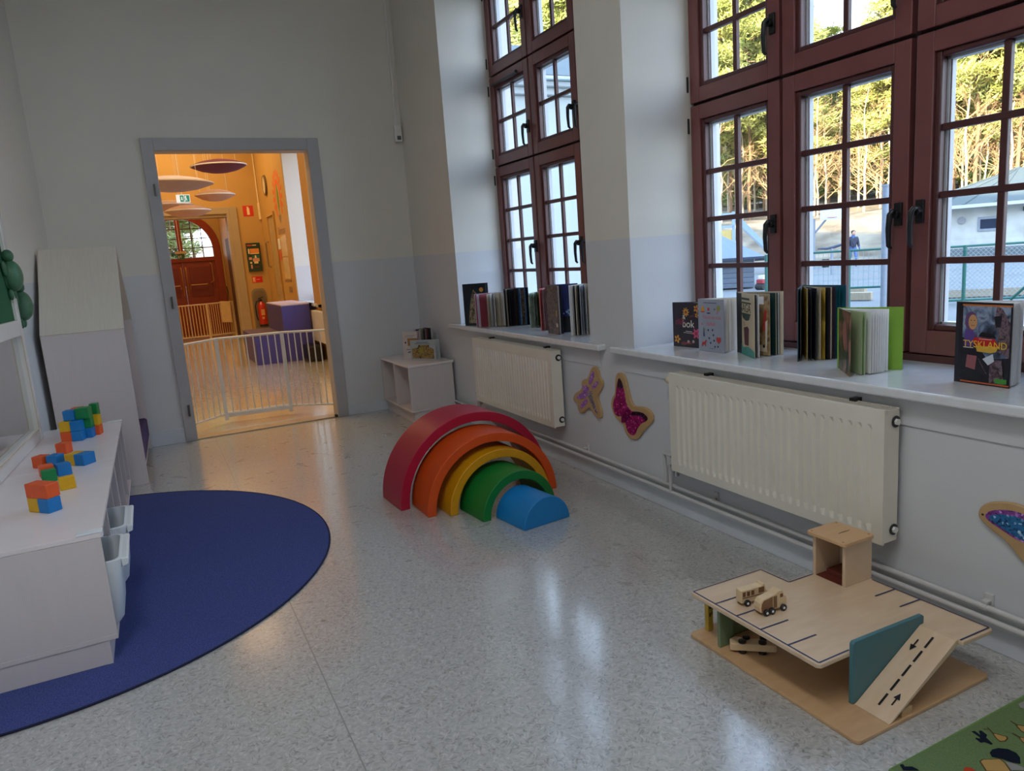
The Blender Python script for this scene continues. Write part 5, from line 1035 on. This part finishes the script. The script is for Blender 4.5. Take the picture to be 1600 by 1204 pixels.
# neighbouring wing seen through the far window
WP = mat('wing_render', (190, 196, 196), .85, vary=.02, scale=.8); GRF = mat('green_copper_roof', (92, 100, 98), .6, vary=.05)
t = thing('school_wing', 'pale rendered wing of the building with cornice and green roof outside the far window', 'building', (7, 18, -.5))
MB().box(3.02, 12.2, 14, 22, -.5, 4.55).build('wing_wall', WP, t); MB().box(3.02, 12.25, 13.86, 22.1, 4.56, 4.70).box(3.02, 12.3, 13.72, 22.2, 4.70, 4.80).build('cornice', WP, t, bevel=.02)
MB().box(3.02, 12.35, 13.60, 22.3, 4.805, 4.88).build('gutter', mat('gutter_pale', (196, 214, 222), .5), t, bevel=.02)
m = MB(); m.add([(3.02, 13.6, 4.885), (12.35, 13.6, 4.885), (12.35, 22.3, 4.885), (3.02, 22.3, 4.885), (3.02, 15.6, 6.0), (10.6, 15.6, 6.0), (10.6, 20.3, 6.0), (3.02, 20.3, 6.0)], [(0, 1, 5, 4), (1, 2, 6, 5), (2, 3, 7, 6), (4, 5, 6, 7), (3, 0, 4, 7), (0, 3, 2, 1)]); m.build('wing_roof', GRF, t)
# white school house beyond the fence
def local(a, d, z): 
    x, y = az(a, d); return Matrix.Translation((x, y, z)) @ Matrix.Rotation(R(a)-math.pi/2, 4, 'Z')      # local y points away from the camera side
t = thing('white_house', 'low white rendered house with pale green hipped roof across the yard', 'building', (*az(30, 46), -.4), R(30-90))
def lb(par, nm, x0, x1, y0, y1, z0, z1, mm, bv=0): return MB().box(x0, x1, y0, y1, z0, z1).build(nm, mm, par, bevel=bv, world=False)
WHB = mat('house_render', (206, 206, 200), .85, vary=.04, scale=1.2, rgb2=(184, 182, 174))
lb(t, 'wall', -4.2, 8, -2, 7, 0, 2.45, WHB); lb(t, 'plinth', -4.23, 8.03, -2.03, 7.03, -.4, .35, mat('plinth_grey', (110, 114, 116), .9))
m = MB(); m.add([(-4.9, -2.7, 2.46), (8.7, -2.7, 2.46), (8.7, 7.7, 2.46), (-4.9, 7.7, 2.46), (.6, 2.5, 4.3), (3.6, 2.5, 4.3)], [(0, 1, 5, 4), (1, 2, 5), (2, 3, 4, 5), (3, 0, 4), (0, 3, 2, 1)]); m.build('hipped_roof', GRF, t, world=False)
for i in range(9): MB().tube([(-4.3+1.3*i, -2.66, 2.5), (max(.6, min(3.6, -4.3+1.3*i)), 2.5, 4.32)], .035, 5).build('roof_seam', GRF, t, world=False)
lb(t, 'fascia', -4.92, 8.72, -2.74, -2.69, 2.34, 2.5, M['outer'])
f = lb(t, 'window', -1.05, -.12, -2.06, -2.0, 1.15, 1.85, mat('grey_frame', (150, 156, 166), .5), .01); lb(f, 'pane', -.95, -.22, -2.07, -2.062, 1.27, 1.73, mat('dark_glass', (40, 48, 70), .08))
MB().lathe([(.19, 0), (.19, .05), (.13, .06)], (-1.75, -2.0, 1.75), 18, Matrix.Rotation(math.pi/2, 4, 'X')).build('vent', mat('vent_grey', (150, 150, 154), .6), t, world=False)
lb(t, 'wall_lamp', .78, .95, -2.14, -2.0, 2.0, 2.2, M['black']); MB().tube([(1.75, -2.1, 2.3), (1.45, -2.1, 2.05), (1.4, -2.1, .3)], .06, 8).build('drainpipe', M['black'], t, world=False)
lb(t, 'dark_door', 1.9, 2.9, -2.03, -2.0, .3, 2.2, mat('door_slate', (60, 66, 76), .5))
# fences
FG = mat('fence_green', (40, 104, 92), .5); WI = mat('fence_wire', (150, 172, 176), .5)
def fence(name, label, p, q, zb, zt, np_, diag):
    t = thing(name, label, 'fence', (p[0], p[1], -.5)); p = Vector((*p, 0)); q = Vector((*q, 0)); d = q-p; L = d.length; d.normalize()
    for z in (zt, zb): MB().tube([p+Vector((0, 0, z)), q+Vector((0, 0, z))], .026, 6).build('fence_rail', FG, t)
    for i in range(np_+1): a_ = p+d*L*i/np_; MB().tube([a_+Vector((0, 0, -.6)), a_+Vector((0, 0, zt+.02))], .04, 8).build('fence_post', FG, t)
    m = MB(); zt_, zb_ = zt, zb
    if diag:
        h_ = zt-zb; n_ = int(L/.1)
        for i in range(-int(h_/.1), n_):
            for s in (1, -1):
                a0 = i*.1; a1 = a0+h_; c0, c1 = max(0, a0), min(L, a1)
                if c1 <= c0: continue
                za, zc = (zb+(c0-a0), zb+(c1-a0)) if s > 0 else (zt-(c0-a0), zt-(c1-a0))
                m.tube([p+d*c0+Vector((0, 0, za)), p+d*c1+Vector((0, 0, zc))], .005, 3, False)
    else:
        for i in range(int(L/.11)): a_ = p+d*i*.11; m.tube([a_+Vector((0, 0, zb)), a_+Vector((0, 0, zt))], .006, 3, False)
        for k in range(5): z = zb+(zt-zb)*k/5; m.tube([p+Vector((0, 0, z)), q+Vector((0, 0, z))], .006, 3, False)
    tag(m.build('wire_mesh', WI, t), kind='stuff')
    return t
fence('wire_fence', 'green framed fence with upright wires crossing the yard, middle pane', az(44.5, 19.6), az(36.2, 19.4), -.02, .86, 3, False)
t = fence('chain_fence', 'green framed chain link fence before the white house', az(36.0, 19.4), az(24.5, 20.6), -.42, .80, 3, True)
x, y = az(29.4, 19.9); MB().tube([(x, y, -.45), (*az(27.5, 19.5), .3)], .03, 6).build('brace', FG, t)
t = thing('gate_post_box', 'dark lock box on the fence post in the yard', 'lock', (*az(40.5, 19.4), .5)); m = MB(); m.box(-.07, .07, -.05, .05, 0, .2); m.build('box', M['black'], t, bevel=.01, world=False)
t = thing('yard_kerb', 'timber kerb lying along the foot of the chain link fence', 'kerb', (*az(30, 21.5), -.5)); 
p, q = Vector((*az(35.5, 21), -.5)), Vector((*az(24, 22), -.5)); m = MB(); m.tube([p+Vector((0, 0, .1)), q+Vector((0, 0, .1))], .13, 4); m.build('beam', mat('kerb_timber', (168, 148, 122), .8), t)
# lamp and goal posts
ST = mat('galvanised_post', (146, 152, 162), .5, metal=.2)
t = thing('sail_post', 'tall grey steel post standing in the yard just before the wire fence', 'post', (*az(36.75, 19.0), -.5)); m = MB(); m.cyl((0, 0, -.05), (0, 0, 2.75), .075, 12); m.build('shaft', ST, t, smooth=True, world=False); m = MB(); m.cyl((0, 0, 2.75), (0, 0, 2.8), .09, 12); m.build('cap', ST, t, world=False)
t = thing('basketball_stand', 'white basketball backboard on a leaning arm before the hill', 'basketball stand', (*az(41.3, 40), -.5), R(41-90))
m = MB(); m.cyl((0, 0, 0), (0, 0, 2.45), .09, 10); m.build('post', ST, t, smooth=True, world=False); m = MB(); m.tube([(0, 0, 1.7), (.75, -.3, 2.6)], .05, 8); m.build('arm', ST, t, world=False)
lb(t, 'backboard', .3, 1.35, -.4, -.34, 2.35, 3.05, mat('backboard_white', (226, 232, 240), .5), .01)
m = MB(); m.tube([(.83+.22*math.cos(R(g_)), -.65+.22*math.sin(R(g_)), 2.45) for g_ in range(0, 361, 20)], .015, 6); m.build('hoop', mat('hoop_orange', (200, 90, 50), .5), t, world=False)
# sandbox boards, bench, rocker
WD = mat('weathered_timber', (184, 166, 138), .85, vary=.1, scale=6, stretch=(1, 8, 1))
def plank(name, label, p, q, z0, hh, th, cat='plank'):
    t = thing(name, label, cat, (*p, z0)); p, q = Vector((*p, 0)), Vector((*q, 0)); d = (q-p).normalized(); n = Vector((-d.y, d.x, 0))*th/2
    m = MB(); vs = [v_+Vector((0, 0, z)) for z in (z0, z0+hh) for v_ in (p+n, q+n, q-n, p-n)]; m.add(vs, [(0, 3, 2, 1), (4, 5, 6, 7), (0, 1, 5, 4), (1, 2, 6, 5), (2, 3, 7, 6), (3, 0, 4, 7)]); m.build('board', WD, t, bevel=.01); return t
plank('sandbox_board', 'farther timber board edging the sandbox in the yard', az(41.5, 23.9), az(37.9, 23.2), -.48, .2, .2); plank('sandbox_board.001', 'nearer timber board edging the sandbox in the yard', az(41.5, 21.6), az(37.5, 21.2), -.48, .2, .2)
t = thing('yard_bench', 'pale wooden bench in the yard before the wire fence', 'bench', (*az(40.6, 17), -.5), R(30)); lb(t, 'seat', -.9, .9, -.2, .2, .50, .55, WD, .01)
for xx in (-.6, .6): lb(t, 'leg', xx-.04, xx+.04, -.15, .15, 0, .499, WD)
t = thing('yard_bench.001', 'pale wooden bench in the yard beside the dark play hut', 'bench', (*az(45.2, 17), -.5), R(20)); lb(t, 'seat', -.9, .9, -.2, .2, .45, .50, WD, .01)
for xx in (-.5, .5): lb(t, 'leg', xx-.04, xx+.04, -.15, .15, 0, .449, WD)
t = thing('spring_rocker', 'dark rocking toy on a post before the hill, left of the person', 'rocker', (*az(40.1, 34), -.5), R(40-90)); m = MB(); m.tube([(-.55, 0, 1.12), (-.2, 0, 1.1), (.1, 0, 1.15), (.45, 0, 1.25), (.5, 0, 1.2)], [.03, .05, .06, .05, .02], 8); m.build('seat', mat('rocker_dark', (70, 76, 96), .6), t, smooth=True, world=False); m = MB(); m.cyl((0, 0, 0), (0, 0, 1.1), .05, 8); m.build('post', ST, t, world=False)
# play hut and slide tower
t = thing('play_hut', 'dark grey timber play hut with felt roof, left in the yard', 'hut', (*az(47.6, 29), -.5), R(47.6-90))
HW = mat('hut_grey_boards', (112, 122, 136), .85, vary=.1, scale=4, stretch=(1, 1, 14)); HR = mat('hut_felt_roof', (120, 132, 156), .8, vary=.05)
for k in range(6): lb(t, 'plank', -2.2, 1.1, -1.2, 1.2, .05+k*.18, .222+k*.18, HW, .012)
m = MB(); m.add([(-2.6, -1.6, 1.12), (1.45, -1.6, 1.12), (1.45, 1.6, 1.12), (-2.6, 1.6, 1.12), (-2.0, 0, 1.95), (.0, 0, 1.95)], [(0, 1, 5, 4), (1, 2, 5), (2, 3, 4, 5), (3, 0, 4), (0, 3, 2, 1)]); m.build('roof', HR, t, world=False)
lb(t, 'fascia', -2.62, 1.47, -1.63, -1.6, 1.06, 1.14, mat('hut_dark_edge', (60, 66, 80), .8)); lb(t, 'beam_end', 1.1, 1.5, -1.5, -1.35, .98, 1.08, mat('hut_dark_edge', (60, 66, 80), .8))
t = thing('slide_tower', 'pale blue climbing tower with steep slide behind the play hut', 'slide', (*az(46.9, 38), -.5), R(46.9-90))
SB = mat('slide_blue', (158, 178, 196), .4); SY = mat('slide_yellow', (216, 186, 110), .5)
for xx in (-1.2, .1): lb(t, 'post', xx-.07, xx+.07, -.6, -.46, 0, 3.05, SB); lb(t, 'post', xx-.07, xx+.07, .46, .6, 0, 3.05, SB)
lb(t, 'top_rail', -1.27, .17, -.62, .62, 2.85, 3.0, SB); lb(t, 'panel', -1.12, .02, -.56, -.5, 1.5, 2.2, SY); lb(t, 'platform', -1.2, .1, -.55, .55, 1.32, 1.42, SB); lb(t, 'rail', -1.2, .1, -.6, -.52, 2.3, 2.42, SB)
for yy in (-.5, .42): m = MB(); m.add([(a_, b_, c_) for b_ in (yy, yy+.08) for a_, c_ in ((.1, 2.75), (2.0, .7), (2.0, .95), (.25, 2.95))], [(0, 1, 2, 3), (4, 7, 6, 5), (0, 4, 5, 1), (1, 5, 6, 2), (2, 6, 7, 3), (3, 7, 4, 0)]); m.build('slide_side', SB, t, world=False)
m = MB(); m.add([(a_, b_, c_) for b_ in (-.42, .42) for a_, c_ in ((.1, 2.62), (2.0, .6), (2.0, .68), (.1, 2.7))], [(0, 1, 2, 3), (4, 7, 6, 5), (0, 4, 5, 1), (1, 5, 6, 2), (2, 6, 7, 3), (3, 7, 4, 0)]); m.build('chute', mat('slide_steel', (176, 190, 204), .35, metal=.3), t, world=False)
t = thing('toy_cart', 'small red and white toy cart on the yard beside the play hut', 'toy', (*az(44.7, 27), -.5)); lb(t, 'bed', -.2, .2, -.15, .15, .22, .36, mat('cart_red', (170, 50, 60), .5), .02); lb(t, 'box', -.14, .14, -.12, .12, .361, .5, M['white'], .02)
for xx in (-.13, .13): m = MB(); m.cyl((xx, -.17, .11), (xx, .17, .11), .11, 14); m.build('wheel', M['black'], t, world=False)
# a person far across the yard
t = thing('person', 'person in dark jacket and jeans walking across the yard, far behind the wire fence', 'person', (*az(38.75, 40), -.5), R(150))
def skin_body(nm, vs, es, rs, mm, par, root=0):
    me = bpy.data.meshes.new(nm); me.from_pydata(vs, es, []); o = bpy.data.objects.new(nm, me); COL.objects.link(o); o.parent = par
    o.modifiers.new('skin', 'SKIN'); sv = me.skin_vertices[0].data
    for i, r_ in enumerate(rs): sv[i].radius = (r_, r_)
    for v_ in sv: v_.use_root = False
    sv[root].use_root = True
    sd = o.modifiers.new('sub', 'SUBSURF'); sd.levels = 1; sd.render_levels = 1; me.materials.append(mm); return o
BV = [(0, 0, .92), (0, 0, 1.12), (0, 0, 1.34), (0, .02, 1.48), (0, .05, 1.60), (-.19, 0, 1.38), (-.26, -.04, 1.12), (-.26, .12, .92), (-.26, .16, .84), (.19, 0, 1.38), (.27, .03, 1.12), (.25, .06, .90), (.24, .1, .82), (-.1, .02, .86), (-.11, .14, .47), (-.11, .06, .08), (-.11, .2, .03), (.1, -.02, .86), (.11, -.02, .47), (.11, -.28, .14), (.11, -.16, .04)]
BE = [(0, 1), (1, 2), (2, 3), (3, 4), (2, 5), (5, 6), (6, 7), (7, 8), (2, 9), (9, 10), (10, 11), (11, 12), (0, 13), (13, 14), (14, 15), (15, 16), (0, 17), (17, 18), (18, 19), (19, 20)]
BR_ = [.15, .15, .17, .06, .10, .075, .055, .042, .035, .075, .055, .042, .035, .10, .07, .05, .04, .10, .07, .05, .04]
b_ = skin_body('body', BV, BE, BR_, mat('jeans_blue', (90, 112, 160), .8), t)
jk = mat('dark_jacket', (52, 56, 74), .8)
o = skin_body('jacket', [(0, 0, .86), (0, 0, 1.12), (0, 0, 1.34), (0, .01, 1.43), (-.19, 0, 1.38), (-.26, -.04, 1.12), (-.26, .11, .94), (.19, 0, 1.38), (.27, .03, 1.12), (.25, .055, .92)], [(0, 1), (1, 2), (2, 3), (2, 4), (4, 5), (5, 6), (2, 7), (7, 8), (8, 9)], [.19, .185, .20, .09, .095, .075, .06, .095, .075, .06], jk, t)
m = MB(); m.ell((0, .06, 1.63), (.085, .1, .12)); m.build('head', mat('skin_tone', (206, 160, 136), .6), t, smooth=True, world=False)
m = MB(); m.ell((0, .035, 1.665), (.098, .105, .105)); m.build('hair', mat('dark_hair', (50, 38, 32), .7), t, smooth=True, world=False)

# trees
def leaf_mat(name, c1, c2):
    m = mat(name, c1, .8, rgb2=c2, scale=.9, spec=.2); p = m.node_tree.nodes['Principled BSDF']; return m
NEED = leaf_mat('pine_needles', (216, 208, 124), (158, 166, 88)); NEED2 = leaf_mat('pine_needles_dark', (176, 178, 108), (122, 134, 78)); BARK = mat('pine_bark', (168, 132, 100), .9, vary=.15, scale=3); BIRCH = mat('birch_bark', (226, 206, 178), .85, vary=.12, scale=4); TWIG = mat('bare_twigs', (206, 170, 124), .9, vary=.1, scale=3)
rnd = random.Random(11)
def clumps(m, cs, n, s):
    for c, rad in cs:
        for _ in range(n):
            d = Vector((rnd.gauss(0, 1), rnd.gauss(0, 1), rnd.gauss(0, .65))).normalized()*rad*(rnd.random()**.45)
            p = c+Vector((d.x, d.y, d.z*.6)); a_ = Vector((rnd.gauss(0, 1), rnd.gauss(0, 1), rnd.gauss(.3, .7))).normalized(); b_ = a_.orthogonal().normalized(); k = s*rnd.uniform(.6, 1.3)
            m.add([p-b_*k*.16, p+b_*k*.16, p+a_*k], [(0, 1, 2)])
def pine(seed, H, crown, spread, n, dens=190):
    rnd.seed(seed); t = thing('pine_tree', 'tall sunlit pine in the wood seen through the windows', 'tree', (0, 0, 0), 0, 'pines of the wood beyond the yard')
    px = [(rnd.uniform(-.2, .2)*i/3, rnd.uniform(-.2, .2)*i/3, H*i/8) for i in range(9)]
    m = MB(); m.tube([(0, 0, -.6)]+px[1:], [.115*H/16*(1-i/9.5) for i in range(9)], 8); cs = []
    for i in range(n):
        h_ = H*(crown+(1-crown)*(i+rnd.random())/n); a_ = rnd.random()*6.28; f_ = (h_/H-crown)/(1-crown); L = spread*(1-.75*f_**1.6)*rnd.uniform(.45, 1.05)
        k = min(7, int(h_/H*8)); b0 = Vector(px[k]).lerp(Vector(px[k+1]), h_/H*8-k); e_ = b0+Vector((math.cos(a_)*L, math.sin(a_)*L, L*rnd.uniform(-.05, .35)))
        m.tube([b0, b0.lerp(e_, .5)+Vector((0, 0, -.1)), e_], [.06, .045, .02], 4, False)
        cs.append((e_, rnd.uniform(.7, 1.25))); 
        if L > 1.4: cs.append((b0.lerp(e_, .6)+Vector((0, 0, .25)), rnd.uniform(.6, 1.0)))
    m.build('trunk', BARK, t, world=False); f1 = MB(); clumps(f1, cs, dens, .4); tag(f1.build('needles', NEED if seed % 3 else NEED2, t, world=False), kind='stuff'); return t
def bare(seed, H):
    rnd.seed(seed); t = thing('birch_tree', 'slender leafless birch with pale trunk at the edge of the wood', 'tree', (0, 0, 0), 0, 'leafless birches of the wood beyond the yard')
    m = MB(); tw = MB(); px = [Vector((rnd.uniform(-.15, .15)*i/2, rnd.uniform(-.15, .15)*i/2, H*i/6)) for i in range(7)]
    m.tube([(0, 0, -.6)]+px[1:], [.085, .078, .07, .056, .042, .028, .012], 7)
    def br(p, d, L, r, lev):
        q = p+d*L; md = p.lerp(q, .5)+Vector((rnd.gauss(0, .08), rnd.gauss(0, .08), .08))*L; tw.tube([p, md, q], [r, r*.75, r*.35], 4, False)
        if lev < 3:
            for _ in range(4 if lev < 2 else 3):
                b0 = p.lerp(q, rnd.uniform(.35, 1)); dd = (d+Vector((rnd.gauss(0, .55), rnd.gauss(0, .55), rnd.gauss(.1, .4)))).normalized(); br(b0, dd, L*rnd.uniform(.4, .65), r*.55, lev+1)
    for i in range(26):
        h_ = rnd.uniform(.1, .97); k = min(5, int(h_*6)); p = px[k].lerp(px[k+1], h_*6-k); a_ = rnd.random()*6.28
        br(p, Vector((math.cos(a_), math.sin(a_), rnd.uniform(.35, 1.0))).normalized(), H*.22*(1.25-h_), .04*(1.15-h_), 1)
    m.build('trunk', BIRCH, t, world=False); tag(tw.build('branches', TWIG, t, world=False), kind='stuff'); return t
PN = [pine(1, 17, .26, 3.0, 56), pine(2, 19, .36, 3.3, 58), pine(3, 15, .2, 2.6, 54), pine(4, 20, .3, 3.6, 64), pine(6, 9, .04, 2.4, 50)]
for i_, l_ in enumerate(('broad sunlit pine of the wood, crown starting low', 'tall sunlit pine of the wood with long bare lower trunk', 'bushy darker pine of the wood across the yard', 'tallest kind of sunlit pine of the wood with wide crown', 'low bushy young pine filling the wood between taller trees')): PN[i_]['label'] = l_
BN = [bare(21, 11), bare(22, 13), bare(23, 9)]
used = set()
def plant(L, x, y, k, sc_, rz):
    o = L[k]
    if o.name in used: o = copy_tree(o)
    else: used.add(o.name)
    o.location = (x, y, hz(x, y)-.1); o.rotation_euler = (0, 0, rz); o.scale = (sc_,)*3
    return o
rnd.seed(5)
for a_, d_, k, s_ in [(48.3, 64, 3, 1.15), (46.9, 70, 0, 1.2), (45.6, 66, 1, 1.1), (44.6, 74, 2, 1.2), (43.4, 69, 3, 1.0), (42.2, 66, 0, .95), (41.2, 72, 2, .85), (40.3, 78, 1, .82), (39.0, 80, 2, .8), (38.0, 70, 0, .82), (37.0, 66, 3, .82), (36.2, 72, 1, .9), (35.0, 68, 2, 1.1), (33.8, 66, 3, 1.1), (32.8, 70, 0, 1.25), (31.6, 66, 1, 1.15), (30.6, 71, 3, 1.2), (29.4, 67, 2, 1.4), (28.2, 70, 0, 1.3), (27, 68, 1, 1.2), (49.6, 70, 2, 1.3), (51, 68, 1, 1.2), (47.6, 82, 1, 1.3), (44, 86, 3, 1.1), (34.5, 86, 1, 1.2), (31, 88, 3, 1.3), (42.8, 92, 1, .85), (38.6, 95, 3, .75),
        (58, 48, 0, 1.0), (60, 52, 1, 1.0), (61.8, 47, 3, .9), (63.6, 54, 2, 1.1), (65.4, 50, 1, 1.0), (67.2, 53, 0, 1.1), (69, 50, 3, 1.0), (62.8, 62, 3, 1.1), (66.2, 64, 1, 1.2), (56, 55, 2, 1.1)]:
    plant(PN, *az(a_, d_), k, s_, rnd.random()*6.28)
for i in range(30): plant(PN, *az(27+23*(i+.5)/30+rnd.uniform(-.3, .3), rnd.uniform(80, 92)), 4, rnd.uniform(.8, 1.15), rnd.random()*6.28)
for i in range(16): plant(PN, *az(27+23*(i+.5)/16+rnd.uniform(-.3, .3), rnd.uniform(94, 106)), rnd.randrange(4), rnd.uniform(.6, .8), rnd.random()*6.28)
for i in range(46): plant(BN, *az(27.5+21.5*(i+.5)/46+rnd.uniform(-.3, .3), rnd.uniform(61, 76)), rnd.randrange(3), rnd.uniform(.8, 1.2), rnd.random()*6.28)
for x, y, k, s_ in ((-1.5, 34, 2, .7), (.5, 40, 0, .8), (2.2, 36, 3, .6), (3.6, 42, 1, .8), (1.2, 33, 2, .5), (-.2, 46, 1, 1)): plant(PN, x, y, k, s_, 1)
